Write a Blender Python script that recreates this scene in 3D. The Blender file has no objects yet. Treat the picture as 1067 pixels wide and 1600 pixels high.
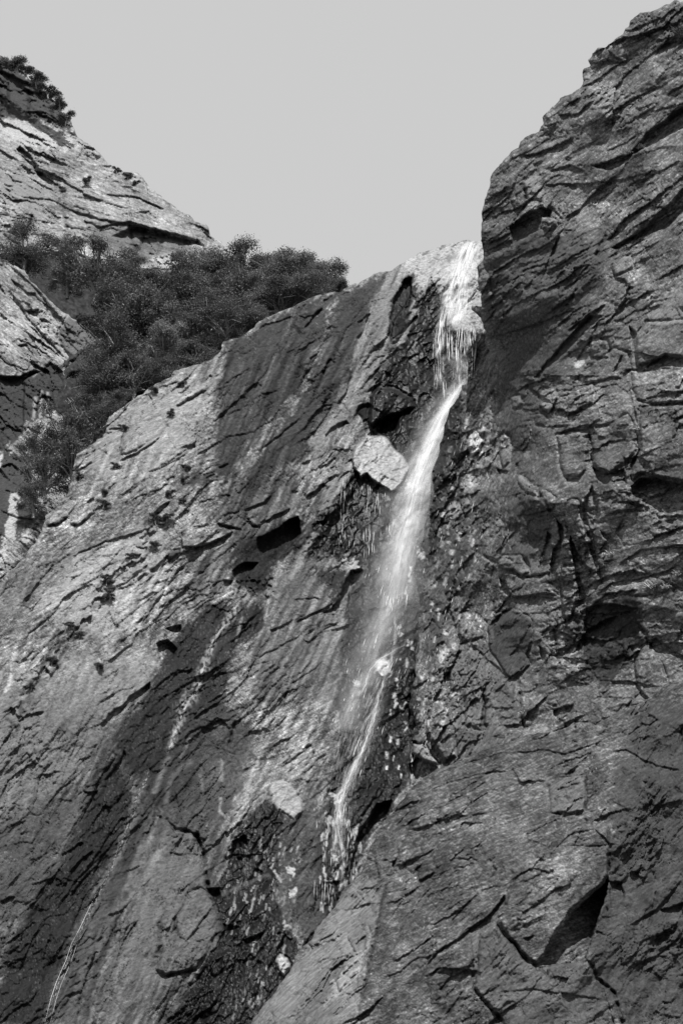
import bpy, math
import numpy as np

# ------------------------------------------------------------------ camera, sky, sun, exposure
scene = bpy.context.scene
COL = scene.collection
PITCH = math.radians(24.0)
VF = math.radians(38.0)
CAM = np.array([0.0, 0.0, 1.6])
FPX = 800.0 / math.tan(VF / 2)              # focal length in photo pixels (photo is 1067 x 1600)
cam_d = bpy.data.cameras.new('camera')
cam_d.sensor_fit = 'VERTICAL'
cam_d.sensor_height = 24.0
cam_d.sensor_width = 16.0
cam_d.lens = 12.0 / math.tan(VF / 2)
cam_d.clip_start = 0.1
cam_d.clip_end = 6000
cam = bpy.data.objects.new('camera', cam_d)
COL.objects.link(cam)
cam.location = CAM
cam.rotation_euler = (math.radians(90) + PITCH, 0, 0)
scene.camera = cam

SUN_DIR = np.array([0.05, -0.50, 0.865])     # towards the sun
SUN_DIR /= np.linalg.norm(SUN_DIR)
sun_el = math.asin(SUN_DIR[2])
sun_az = math.atan2(SUN_DIR[0], SUN_DIR[1])  # clockwise from +Y
world = bpy.data.worlds.new('World')
scene.world = world
world.use_nodes = True
nt = world.node_tree
nt.nodes.clear()
sky = nt.nodes.new('ShaderNodeTexSky')
sky.sky_type = 'NISHITA'
sky.sun_disc = False
sky.sun_elevation = sun_el
sky.sun_rotation = sun_az
sky.air_density = 1.0
sky.dust_density = 3.0
bw = nt.nodes.new('ShaderNodeRGBToBW')      # the photograph is black and white
mixs = nt.nodes.new('ShaderNodeMix')        # thin even overcast over the clear sky
mixs.data_type = 'FLOAT'
mixs.inputs[0].default_value = 0.66
mixs.inputs[3].default_value = 6.2
bg = nt.nodes.new('ShaderNodeBackground')
bg.inputs[1].default_value = 0.08
wo = nt.nodes.new('ShaderNodeOutputWorld')
nt.links.new(sky.outputs[0], bw.inputs[0])
nt.links.new(bw.outputs[0], mixs.inputs[2])
nt.links.new(mixs.outputs[0], bg.inputs[0])
nt.links.new(bg.outputs[0], wo.inputs[0])

sun_d = bpy.data.lights.new('sun', 'SUN')
sun_d.energy = 5.0
sun_d.angle = math.radians(0.5)
sun_d.color = (1.0, 1.0, 1.0)
sun = bpy.data.objects.new('sun', sun_d)
COL.objects.link(sun)
from mathutils import Vector
sun.rotation_euler = Vector(SUN_DIR).to_track_quat('Z', 'Y').to_euler()
sun.location = (0, 0, 120)

scene.view_settings.view_transform = 'Standard'
scene.view_settings.look = 'None'
scene.view_settings.gamma = 1.0
scene.view_settings.exposure = 0.72
scene.view_settings.use_curve_mapping = False
scene.cycles.max_bounces = 6
scene.cycles.diffuse_bounces = 2
scene.cycles.glossy_bounces = 2
scene.cycles.transparent_max_bounces = 24

# ------------------------------------------------------------------ maths
f32 = np.float32
rs = np.random.RandomState(7)
PERM = rs.permutation(4096).astype(np.int64)
_ga = rs.rand(4096) * 2 * np.pi
GX, GY = np.cos(_ga).astype(f32), np.sin(_ga).astype(f32)
HR = rs.rand(4096, 6).astype(f32)

def _hash(ix, iy, seed):
    return PERM[(PERM[(ix + seed * 37) & 4095] + iy + seed * 101) & 4095]

def perlin(x, y, seed=0):
    x = np.asarray(x, f32); y = np.asarray(y, f32)
    fx0 = np.floor(x); fy0 = np.floor(y)
    ix = fx0.astype(np.int64); iy = fy0.astype(np.int64)
    fx = x - fx0; fy = y - fy0
    u = fx * fx * fx * (fx * (fx * 6 - 15) + 10); v = fy * fy * fy * (fy * (fy * 6 - 15) + 10)
    def g(a, b):
        h = _hash(ix + a, iy + b, seed)
        return GX[h] * (fx - a) + GY[h] * (fy - b)
    n0 = g(0, 0) * (1 - u) + g(1, 0) * u
    n1 = g(0, 1) * (1 - u) + g(1, 1) * u
    return (n0 * (1 - v) + n1 * v) * 1.5

def fbm(x, y, oct=4, seed=0, gain=0.5, lac=2.03):
    s = 0; a = 1.0; t = 0
    for o in range(oct):
        s = s + a * perlin(x, y, seed + o * 7)
        t += a; a *= gain; x = x * lac + 3.1; y = y * lac + 1.7
    return s / t

def sm(x, a=0.0, b=1.0):
    t = np.clip((x - a) / (b - a), 0, 1)
    return t * t * (3 - 2 * t)

def rot(x, y, deg):
    """a runs up and to the right at deg in the picture, b runs down and to the right of it"""
    c, s = math.cos(math.radians(deg)), math.sin(math.radians(deg))
    return x * c - y * s, x * s + y * c

def facets(x, y, cell, aniso, deg, seed, tilt=1.0, jump=1.0, bias=0.6, jit=0.8):
    """plates of broken rock: every cell is its own tilted plane, lower edge proud. Returns relief (about -1..1), edge distance, cell id"""
    a, b = rot(x, y, deg)
    a = a / (cell * aniso); b = b / cell
    fa = np.floor(a); fb = np.floor(b)
    ia = fa.astype(np.int64); ib = fb.astype(np.int64)
    d1 = np.full(a.shape, 1e9, f32); d2 = d1.copy(); h1 = np.zeros_like(d1); idx = np.zeros(a.shape, np.int64)
    for i in (-1, 0, 1):
        for j in (-1, 0, 1):
            k = _hash(ia + i, ib + j, seed)
            r = HR[k]
            ca = fa + i + 0.5 + jit * (r[..., 0] - 0.5); cb = fb + j + 0.5 + jit * (r[..., 1] - 0.5)
            da = a - ca; db = b - cb
            d = np.abs(da) * 0.5 + np.sqrt(da * da + db * db)
            h = jump * (r[..., 2] - 0.5) * 2 + tilt * ((r[..., 3] - 0.5) * 2 * da + ((r[..., 4] - 0.5) * 1.4 + bias) * db)
            nearer = d < d1
            d2 = np.where(nearer, d1, np.minimum(d2, d))
            h1 = np.where(nearer, h, h1); idx = np.where(nearer, k, idx)
            d1 = np.where(nearer, d, d1)
    return h1, d2 - d1, idx

def plnoise(x, y, seed=0):
    """faceted noise: flat triangles between random heights, so the rock breaks along straight creases"""
    fx0 = np.floor(x); fy0 = np.floor(y)
    ix = fx0.astype(np.int64); iy = fy0.astype(np.int64); fx = x - fx0; fy = y - fy0
    def h(a, b): return HR[_hash(ix + a, iy + b, seed), 0] * 2 - 1
    h00, h10, h01, h11 = h(0, 0), h(1, 0), h(0, 1), h(1, 1)
    flip = HR[_hash(ix, iy, seed + 3), 1] > .5
    A = np.where(fx + fy < 1, h00 + fx * (h10 - h00) + fy * (h01 - h00), h11 + (1 - fx) * (h01 - h11) + (1 - fy) * (h10 - h11))
    B = np.where(fx > fy, h00 + fx * (h10 - h00) + fy * (h11 - h10), h00 + fy * (h01 - h00) + fx * (h11 - h01))
    return np.where(flip, B, A)

def seg_dist(x, y, pts, closed):
    """distance to a polyline, side (+ below it), position along 0..1"""
    P = np.asarray(pts, float)
    n = len(P)
    segs = [(i, (i + 1) % n) for i in range(n if closed else n - 1)]
    L = [np.hypot(*(P[j] - P[i])) for i, j in segs]
    tot = sum(L) + 1e-9
    best = np.full(x.shape, 1e18, f32); side = np.zeros(x.shape, f32); par = np.zeros(x.shape, f32)
    acc = 0
    for (i, j), l in zip(segs, L):
        dx, dy = P[j] - P[i]
        l2 = dx * dx + dy * dy + 1e-9
        t = np.clip(((x - P[i, 0]) * dx + (y - P[i, 1]) * dy) / l2, 0, 1)
        ex = x - (P[i, 0] + t * dx); ey = y - (P[i, 1] + t * dy)
        d = ex * ex + ey * ey
        m = d < best
        best = np.where(m, d, best)
        if not closed:
            cr = (dx * (y - P[i, 1]) - dy * (x - P[i, 0]))
            side = np.where(m, np.sign(cr) * (1 if dx >= 0 else -1), side)
            par = np.where(m, (acc + t * l) / tot, par)
        acc += l
    return np.sqrt(best), side, par

def inside(x, y, pts):
    P = np.asarray(pts, float)
    c = np.zeros(x.shape, bool)
    for i in range(len(P)):
        x1, y1 = P[i]; x2, y2 = P[(i + 1) % len(P)]
        if y1 == y2: continue
        cond = ((y1 > y) != (y2 > y)) & (x < (x2 - x1) * (y - y1) / (y2 - y1) + x1)
        c ^= cond
    return c

def sdf(x, y, pts):
    d, _, _ = seg_dist(x, y, pts, True)
    return np.where(inside(x, y, pts), d, -d)

def tps(ctrl):
    C = np.asarray(ctrl, float)
    x, y, v = C[:, 0] / 500, C[:, 1] / 500, C[:, 2]
    r = np.hypot(x[:, None] - x[None], y[:, None] - y[None])
    K = np.where(r > 0, r * r * np.log(r + 1e-12), 0) + np.eye(len(x)) * 0.02
    Pm = np.c_[np.ones(len(x)), x, y]
    A = np.block([[K, Pm], [Pm.T, np.zeros((3, 3))]])
    w = np.linalg.solve(A, np.r_[v, 0, 0, 0])
    def f(px, py):
        px = np.asarray(px, float) / 500; py = np.asarray(py, float) / 500
        out = w[-3] + w[-2] * px + w[-1] * py
        for i in range(len(x)):
            rr = (px - x[i]) ** 2 + (py - y[i]) ** 2
            out = out + w[i] * 0.5 * rr * np.log(rr + 1e-12)
        return out
    return f

CT, ST = math.cos(PITCH), math.sin(PITCH)
def ray(px, py):
    xc = (np.asarray(px, float) - 533.5) / FPX; yc = -(np.asarray(py, float) - 800) / FPX
    return np.stack([xc, CT - yc * ST, ST + yc * CT], -1)

def T(x0, y0, s):
    """points measured on an enlarged crop of the photograph -> photo pixels"""
    return lambda *p: [(x0 + a / s, y0 + b / s) for a, b in p]
K1 = T(0, 60, 1.905); K2 = T(520, 340, 3.138); K3 = T(720, 0, 3.075); K4 = T(640, 500, 2.5); K5 = T(0, 400, 2.54)
K6 = T(380, 780, 2.808); K7 = T(0, 1000, 2.32); K8 = T(380, 1100, 1.553)
Z1 = T(400, 380, 4.0); Z2 = T(0, 700, 4.0); Z3 = T(200, 700, 4.0); Z4 = T(400, 700, 4.0); Z5 = T(230, 1150, 3.556); Z6 = T(0, 380, 3.2)

# ------------------------------------------------------------------ materials
def new_mat(name):
    m = bpy.data.materials.new(name); m.use_nodes = True
    n = m.node_tree.nodes; n.clear()
    return m, n, m.node_tree.links

def rock_material(name, bump=0.35):
    m, n, l = new_mat(name)
    out = n.new('ShaderNodeOutputMaterial'); p = n.new('ShaderNodeBsdfPrincipled')
    tone = n.new('ShaderNodeAttribute'); tone.attribute_name = 'tone'
    wet = n.new('ShaderNodeAttribute'); wet.attribute_name = 'wet'
    co = n.new('ShaderNodeTexCoord')
    n1 = n.new('ShaderNodeTexNoise'); n1.inputs['Scale'].default_value = 5.0; n1.inputs['Detail'].default_value = 7; n1.inputs['Roughness'].default_value = 0.72
    n2 = n.new('ShaderNodeTexNoise'); n2.inputs['Scale'].default_value = 21.0; n2.inputs['Detail'].default_value = 4; n2.inputs['Roughness'].default_value = 0.7
    mr = n.new('ShaderNodeMapping'); mr.inputs['Rotation'].default_value = (0.2, math.radians(40), 0.1)
    mp = n.new('ShaderNodeMapping'); mp.inputs['Scale'].default_value = (0.5, 1.0, 1.5)
    l.new(co.outputs['Object'], mr.inputs[0]); l.new(mr.outputs[0], mp.inputs[0]); l.new(mp.outputs[0], n1.inputs['Vector']); l.new(mp.outputs[0], n2.inputs['Vector'])
    r1 = n.new('ShaderNodeMapRange'); r1.inputs[1].default_value = 0.36; r1.inputs[2].default_value = 0.64; r1.inputs[3].default_value = 0.6; r1.inputs[4].default_value = 1.42
    r2 = n.new('ShaderNodeMapRange'); r2.inputs[1].default_value = 0.3; r2.inputs[2].default_value = 0.7; r2.inputs[3].default_value = 0.72; r2.inputs[4].default_value = 1.3
    l.new(n1.outputs[0], r1.inputs[0]); l.new(n2.outputs[0], r2.inputs[0])
    m1 = n.new('ShaderNodeMath'); m1.operation = 'MULTIPLY'; m2 = n.new('ShaderNodeMath'); m2.operation = 'MULTIPLY'; m2.use_clamp = True
    l.new(tone.outputs['Fac'], m1.inputs[0]); l.new(r1.outputs[0], m1.inputs[1]); l.new(m1.outputs[0], m2.inputs[0]); l.new(r2.outputs[0], m2.inputs[1])
    l.new(m2.outputs[0], p.inputs['Base Color'])
    rr = n.new('ShaderNodeMapRange'); rr.inputs[3].default_value = 0.88; rr.inputs[4].default_value = 0.22
    l.new(wet.outputs['Fac'], rr.inputs[0]); l.new(rr.outputs[0], p.inputs['Roughness'])
    sp = n.new('ShaderNodeMapRange'); sp.inputs[3].default_value = 0.04; sp.inputs[4].default_value = 0.12
    l.new(wet.outputs['Fac'], sp.inputs[0]); l.new(sp.outputs[0], p.inputs['Specular IOR Level'])
    b = n.new('ShaderNodeBump'); b.inputs['Strength'].default_value = bump; b.inputs['Distance'].default_value = 0.05
    b2 = n.new('ShaderNodeBump'); b2.inputs['Strength'].default_value = bump; b2.inputs['Distance'].default_value = 0.035
    l.new(n1.outputs[0], b.inputs['Height']); l.new(n2.outputs[0], b2.inputs['Height']); l.new(b.outputs[0], b2.inputs['Normal'])
    l.new(b2.outputs[0], p.inputs['Normal'])
    l.new(p.outputs[0], out.inputs[0])
    return m

MAT_ROCK = rock_material('weathered_gneiss')

def tag(o, label=None, cat=None, group=None, kind=None):
    if label: o['label'] = label
    if cat: o['category'] = cat
    if group: o['group'] = group
    if kind: o['kind'] = kind
    return o

def make_mesh(name, V, F, mat, attrs=None, smooth=None, parent=None, loc=None):
    """V (n,3), F (m,k) all of k corners; attrs: name -> per-vertex floats"""
    me = bpy.data.meshes.new(name)
    V = np.asarray(V, f32); F = np.asarray(F, np.int32)
    me.vertices.add(len(V)); me.vertices.foreach_set('co', V.ravel())
    k = F.shape[1]
    me.loops.add(F.size); me.loops.foreach_set('vertex_index', F.ravel())
    me.polygons.add(len(F)); me.polygons.foreach_set('loop_start', np.arange(0, F.size, k, dtype=np.int32))
    sm_ = np.ones(len(F), bool) if smooth is None else smooth
    me.polygons.foreach_set('use_smooth', sm_)
    for a, v in (attrs or {}).items():
        at = me.attributes.new(a, 'FLOAT', 'POINT'); at.data.foreach_set('value', np.asarray(v, f32))
    me.update(calc_edges=True)
    me.materials.append(mat)
    o = bpy.data.objects.new(name, me)
    COL.objects.link(o)
    if parent: o.parent = parent
    return o

# ------------------------------------------------------------------ rock sheets
class Rock:
    """a rock face: a surface spanned over the picture's rays at real distances, with relief in pixels-at-that-distance towards the viewer"""
    def __init__(s, x0, x1, y0, y1, outline, ctrl, lean=(0, 0), step=1.5, tone=0.15, warp=3.0, seed=1, edge_rough=3.0):
        s.x0, s.y0, s.step = x0, y0, step
        xs = np.arange(x0, x1 + step, step, dtype=f32); ys = np.arange(y0, y1 + step, step, dtype=f32)
        s.X, s.Y = np.meshgrid(xs, ys)
        X, Y = s.X, s.Y
        s.seed = seed
        wx = 0.9 * warp * fbm(X / 38, Y / 38, 2, seed + 11) + warp * 0.55 * fbm(X / 8, Y / 8, 2, seed + 13)
        wy = 0.9 * warp * fbm(X / 38, Y / 38, 2, seed + 17) + warp * 0.55 * fbm(X / 8, Y / 8, 2, seed + 19)
        s.wx, s.wy = X + wx, Y + wy
        e = edge_rough / max(warp, .01)
        ox = X + wx * e * 0.5 + edge_rough * 1.5 * plnoise(X / 31, Y / 23, seed + 51) + edge_rough * .6 * plnoise(X / 9, Y / 8, seed + 52)
        oy = Y + wy * e * 0.5 + edge_rough * 1.5 * plnoise(X / 27, Y / 29, seed + 53) + edge_rough * .6 * plnoise(X / 8, Y / 9, seed + 54)
        s.R = np.zeros_like(X); s.Tn = np.full_like(X, tone); s.W = np.zeros_like(X)
        s.lab = np.zeros(X.shape, np.int16); s.blocks = {}
        s.fine = np.ones_like(X)
        # outline
        s.S = sdf(ox, oy, outline).astype(f32)
        # base distance
        ctrl = [(a, b, c - lean[0] * (lean[1] - b)) for a, b, c in ctrl]
        cs = 14
        cx = np.arange(x0, x1 + cs * 2, cs); cy = np.arange(y0, y1 + cs * 2, cs)
        g = tps(ctrl)(*np.meshgrid(cx, cy))
        s.base = s._bil(g, (X - x0) / cs, (Y - y0) / cs).astype(f32)
    @staticmethod
    def _bil(g, u, v):
        iu = np.clip(u.astype(int), 0, g.shape[1] - 2); iv = np.clip(v.astype(int), 0, g.shape[0] - 2)
        fu = u - iu; fv = v - iv
        return (g[iv, iu] * (1 - fu) + g[iv, iu + 1] * fu) * (1 - fv) + (g[iv + 1, iu] * (1 - fu) + g[iv + 1, iu + 1] * fu) * fv
    def win(s, pts, pad):
        P = np.asarray(pts)
        a = int(max(0, (P[:, 0].min() - pad - s.x0) / s.step)); b = int(max(0, (P[:, 0].max() + pad - s.x0) / s.step + 1))
        c = int(max(0, (P[:, 1].min() - pad - s.y0) / s.step)); d = int(max(0, (P[:, 1].max() + pad - s.y0) / s.step + 1))
        return (slice(c, d), slice(a, b))
    def recess(s, pts, d, edge=2.5, floor=0.35):
        w = s.win(pts, 8); x, y = s.wx[w], s.wy[w]
        if x.size == 0: return
        q = sdf(x, y, pts)
        P = np.asarray(pts); v = np.clip((y - P[:, 1].min()) / (np.ptp(P[:, 1]) + 1e-6), 0, 1)
        s.R[w] -= 2.1 * d * sm(q, -0.6, edge) * (1 - (1 - floor) * v)
    def ledge(s, pts, h, w=12, lip=0.5, taper=0.15, flip=1):
        wn = s.win(pts, 3.5 * w); x, y = s.wx[wn], s.wy[wn]
        if x.size == 0: return
        d, sd, t = seg_dist(x, y, pts, False)
        q = d * sd * flip
        tp = sm(t, 0, taper) * sm(1 - t, 0, taper)
        near = np.exp(-(d / (3.0 * w)) ** 2)
        h = h * 1.35
        low = -h * sm(q, -0.8, 1.4) * np.exp(-np.maximum(q, 0) / w)
        up = lip * h * (1 - sm(q, -0.8, 1.4)) * np.exp(-np.maximum(-q, 0) / (1.6 * w))
        s.R[wn] += (low + up) * tp * near
    def crack(s, pts, w=1.6, d=4, taper=0.12):
        wn = s.win(pts, 6 * w + 4); x, y = s.wx[wn], s.wy[wn]
        if x.size == 0: return
        q, _, t = seg_dist(x, y, pts, False)
        n = 0.6 + 0.6 * perlin(x / 9, y / 9, s.seed + 5)
        kk = np.exp(-(q / (1.15 * w)) ** 2) * sm(t, 0, taper) * sm(1 - t, 0, taper) * np.clip(n, 0.15, 1.3)
        s.R[wn] -= 2.0 * d * kk
        s.Tn[wn] *= 1 - .5 * np.clip(kk, 0, 1)                      # colour darkens along the carved line
    def bulge(s, cx, cy, rx, ry, deg, h, p=2.0):
        r = max(rx, ry) * 2.3
        wn = s.win([(cx - r, cy - r), (cx + r, cy + r)], 0)
        a, b = rot(s.X[wn] - cx, s.Y[wn] - cy, deg)
        s.R[wn] += h * np.exp(-((a / rx) ** 2 + (b / ry) ** 2) ** (p / 2))
    def tone(s, pts, val, soft=6, a=1.0, rough=1.0, wet=None):
        w = s.win(pts, 30); X, Y = s.X[w], s.Y[w]
        if X.size == 0: return
        x = s.wx[w] + rough * (9 * fbm(X / 30, Y / 30, 3, s.seed + 31)); y = s.wy[w] + rough * (13 * fbm(X / 22, Y / 40, 3, s.seed + 37))
        fa, fb = rot(X, Y, 48)
        k = a * sm(sdf(x, y, pts) + rough * (13 * fbm(fa / 34, fb / 5, 3, s.seed + 33) + 7 * fbm(X / 5, Y / 5, 2, s.seed + 34)), -soft, soft)
        s.Tn[w] = s.Tn[w] * (1 - k) + val * k
        if wet is not None: s.W[w] = s.W[w] * (1 - k) + wet * k
    def streak(s, pts, wd, val, a=1.0, soft=0.85, grain=None, wet=None, widths=None, relief=0):
        wn = s.win(pts, 3 * wd + 8); x, y = s.wx[wn], s.wy[wn]
        if x.size == 0: return
        q, _, t = seg_dist(x, y, pts, False)
        ww = wd if widths is None else np.interp(t, np.linspace(0, 1, len(widths)), widths)
        k = a * (1 - sm(q / ww, 1 - soft, 1 + soft)) * sm(t, 0, .06) * sm(1 - t, 0, .06)
        if grain: k = k * np.clip(0.5 + grain * perlin(x / 4.5, y / 7, s.seed + 41), 0, 1)
        s.Tn[wn] = s.Tn[wn] * (1 - k) + val * k
        if wet is not None: s.W[wn] = s.W[wn] * (1 - k) + wet * k
        if relief: s.R[wn] += relief * k
    def block(s, pts, h, bev=2.0, tilt=(0, 0), gap=3.0, label=True, tone=None, flat=0.0):
        """a piece of rock standing proud, with an open joint round it; becomes a part of its own"""
        w = s.win(pts, 12); x, y = s.wx[w], s.wy[w]
        if x.size == 0: return
        q = sdf(x, y, pts)
        P = np.asarray(pts); c = P.mean(0)
        k = sm(q, -0.5, bev)
        if flat: s.R[w] = s.R[w] * (1 - flat * k) + flat * k * s.R[w][q > 0].mean()
        rg = np.random.RandomState(int(abs(c[0] * 7 + c[1])) % 9999)
        tilt = (tilt[0] + rg.uniform(-.07, .07), tilt[1] + rg.uniform(-.06, .06))
        s.R[w] += k * (1.25 * h + tilt[0] * (x - c[0]) + tilt[1] * (y - c[1])) - 1.5 * gap * np.exp(-((q + 1.2) / 1.7) ** 2)
        if tone is None: s.Tn[w] *= 1 + k * rg.uniform(-.16, .22)
        if tone is not None:
            kk = sm(q, -2, 3); s.Tn[w] = s.Tn[w] * (1 - kk) + tone * kk
        if label:
            i = len(s.blocks) + 1; s.blocks[i] = label
            s.lab[w] = np.where(q > -1.0, i, s.lab[w])
    def finish(s, name, label, cat=None, kind=None, roll=12, back=5.0, block_name='rock_block', mid=.2, val=.1, p0=1.4, p1=.9):
        q = s.Tn / mid                                  # the scale of greys of this rock
        s.Tn = val * np.where(q < 1, np.maximum(q, .01) ** p0, q ** p1)
        if roll:
            q = np.clip(s.S / roll, 0, 1)
            s.R -= roll * (1 - np.sqrt(np.clip(1 - (1 - q) ** 2, 0, 1)))
        X, Y = s.X.copy(), s.Y.copy()
        gy, gx = np.gradient(s.S, s.step)
        gn = np.maximum(np.hypot(gx, gy), 0.3)
        out = (s.S < 0) & (s.S > -1.7 * s.step)
        X[out] -= (gx / gn * s.S / gn)[out]; Y[out] -= (gy / gn * s.S / gn)[out]
        valid = s.S > -1.7 * s.step
        for sgn, lim in ((1, 1082.0), (-1, 15.0)):      # beyond the frame the wall goes on, built coarser
            o_ = np.maximum(sgn * s.X - lim, 0); X += sgn * 0.11 * o_ * o_
        yc = -(Y - 800) / FPX
        t = s.base / (CT - yc * ST)
        s.t = t * (1 - s.R / FPX)
        d = ray(X, Y)
        s.P = (CAM + s.t[..., None] * d)
        quad = valid[:-1, :-1] & valid[1:, :-1] & valid[:-1, 1:] & valid[1:, 1:] & ((s.S[:-1, :-1] > 0) | (s.S[1:, 1:] > 0) | (s.S[1:, :-1] > 0) | (s.S[:-1, 1:] > 0))
        H, Wd = X.shape
        idx = np.arange(H * Wd).reshape(H, Wd)
        lab = s.lab[:-1, :-1]
        root = None
        Pf = s.P.reshape(-1, 3); df = d.reshape(-1, 3)
        objs = {}
        for i in [0] + list(s.blocks):
            m = quad & (lab == i)
            if m.sum() < 4: continue
            r, c = np.nonzero(m)
            F = np.stack([idx[r, c], idx[r + 1, c], idx[r + 1, c + 1], idx[r, c + 1]], 1)
            # boundary edges -> skirt going back into the mountain
            mp = np.pad(m, 1)
            E = []
            for (dr, dc, a, b) in ((-1, 0, (0, 1), (0, 0)), (1, 0, (1, 0), (1, 1)), (0, -1, (0, 0), (1, 0)), (0, 1, (1, 1), (0, 1))):
                e = m & ~mp[1 + dr:1 + dr + m.shape[0], 1 + dc:1 + dc + m.shape[1]]
                rr, cc = np.nonzero(e)
                E.append(np.stack([idx[rr + a[0], cc + a[1]], idx[rr + b[0], cc + b[1]]], 1))
            E = np.concatenate(E)
            used, inv = np.unique(F, return_inverse=True)
            V = Pf[used]; F = inv.reshape(F.shape)
            eu, ei = np.unique(E, return_inverse=True); ei = ei.reshape(E.shape)
            n0 = len(V); ne = len(eu)
            bk = back if i == 0 else 0.5
            Vb = Pf[eu] + df[eu] * bk
            if i == 0:
                low = (s.Y.ravel()[eu] > 1600)
                Vb[low] = Pf[eu][low] * np.array([1, 1, 0]) + np.array([0, 0, -2.0])
            V = np.concatenate([V, Pf[eu], Vb])
            Fs = np.stack([n0 + ei[:, 1], n0 + ei[:, 0], n0 + ne + ei[:, 0], n0 + ne + ei[:, 1]], 1)
            Fa = np.concatenate([F, Fs])
            smo = np.ones(len(Fa), bool); smo[len(F):] = False
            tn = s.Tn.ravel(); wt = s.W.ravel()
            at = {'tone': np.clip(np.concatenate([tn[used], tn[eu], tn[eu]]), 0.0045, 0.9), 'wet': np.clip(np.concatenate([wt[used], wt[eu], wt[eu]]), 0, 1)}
            if i == 0:
                o = make_mesh(name, V, Fa, MAT_ROCK, at, smo); root = o
                tag(o, label, cat, None, kind)
            else:
                o = make_mesh(block_name, V, Fa, MAT_ROCK, at, smo, parent=root)
                if isinstance(s.blocks[i], str): o['label'] = s.blocks[i]
        s.obj = root
        return root
    def pos(s, px, py, off=0.0):
        """world point on the surface seen at (px, py), moved off metres towards the viewer"""
        px = np.asarray(px, float); py = np.asarray(py, float)
        t = s._bil(s.t, (px - s.x0) / s.step, (py - s.y0) / s.step)
        return CAM + (t - off)[..., None] * ray(px, py)

def relief(s, deg, big=10, mid=4, small=1.6, tiny=0.6, cell=70, aniso=2.8, seed=1, wgt=1.0):
    mid, small, tiny = mid * 1.15, small * 1.35, tiny * 1.35
    """layered, broken rock: warped plates at three scales with a fine foliation, all along one direction"""
    X, Y = s.X, s.Y
    lx = 17 * fbm(X / 150, Y / 150, 2, seed + 2); ly = 17 * fbm(X / 150, Y / 150, 2, seed + 4)
    wx = X + lx + 2.2 * fbm(X / 10, Y / 10, 2, seed + 3)
    wy = Y + ly + 2.2 * fbm(X / 10, Y / 10, 2, seed + 5)
    a, b = rot(wx, wy, deg)
    c, d = rot(wx, wy, deg - 62)
    act = sm(fbm(X / 95, Y / 95, 3, seed + 8), -.22, .30)           # shattered here, slabby there
    h1, e1, _ = facets(wx, wy, cell, aniso * 1.5, deg, seed + 1, tilt=.8)
    h2, e2, _ = facets(wx, wy, cell * .34, aniso * 1.7, deg + 3, seed + 2, tilt=1.2)
    h3, e3, _ = facets(wx, wy, cell * .13, aniso * 1.2, deg - 5, seed + 3, tilt=1.5)
    pl = 1.5 * plnoise(a / (cell * 3.2), b / (cell * 1.25), seed + 21) * 1.5 + .75 * plnoise(c / (cell * 1.1) + 7, d / (cell * .7), seed + 22) + .42 * plnoise(a / (cell * .75), b / (cell * .26), seed + 23)
    pl2 = plnoise(a / (cell * .34), b / (cell * .12), seed + 24) + .5 * plnoise(c / (cell * .2), d / (cell * .1), seed + 25)
    fol = fbm(a / 22, b / 2.6, 3, seed + 6)
    f4, _, _ = facets(wx, wy, cell * .07, aniso * 1.6, deg + 8, seed + 14, tilt=1.5)
    q1 = sm(fbm(X / 60, Y / 60, 2, seed + 15), -.15, .25)           # long joints fade in and out
    r = big * (1.15 * pl + .55 * h1 * (.25 + .75 * q1)) + mid * (.25 + .95 * act) * (h2 + .25 * pl2) \
        + small * (.12 + 1.25 * act) * (.85 * h3 + .5 * pl2) + tiny * (.75 * fol + (.15 + act) * f4 + .35 * fbm(X / 3.2, Y / 3.2, 2, seed + 10))
    r = r - mid * .6 * np.exp(-(e2 / .035) ** 2) * act - small * .8 * np.exp(-(e3 / .07) ** 2) * act
    return r.astype(f32)

def grain(s, deg, seed=1, amt=1.0):
    """albedo: foliation, mineral patches, pale lichen flecks"""
    X, Y = s.wx, s.wy
    a, b = rot(X, Y, deg)
    g = 0.34 * fbm(a / 7, b / 1.7, 2, seed + 7, .8) + 0.50 * fbm(a / 34, b / 3.8, 4, seed + 1, .65) + 0.40 * fbm(X / 60, Y / 60, 4, seed + 2, .6) + 0.34 * fbm(a / 9, b / 2.6, 3, seed + 3, .7)
    t = np.exp(amt * 2.7 * g)
    fl = fbm(a / 5.5, b / 3, 2, seed + 4)
    fm = np.clip(fbm(X / 70, Y / 50, 2, seed + 5) * 2 + .25, 0, 1)
    return (t * (1 + amt * 1.1 * fm * sm(fl, 0.30, 0.55))).astype(f32)

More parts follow.
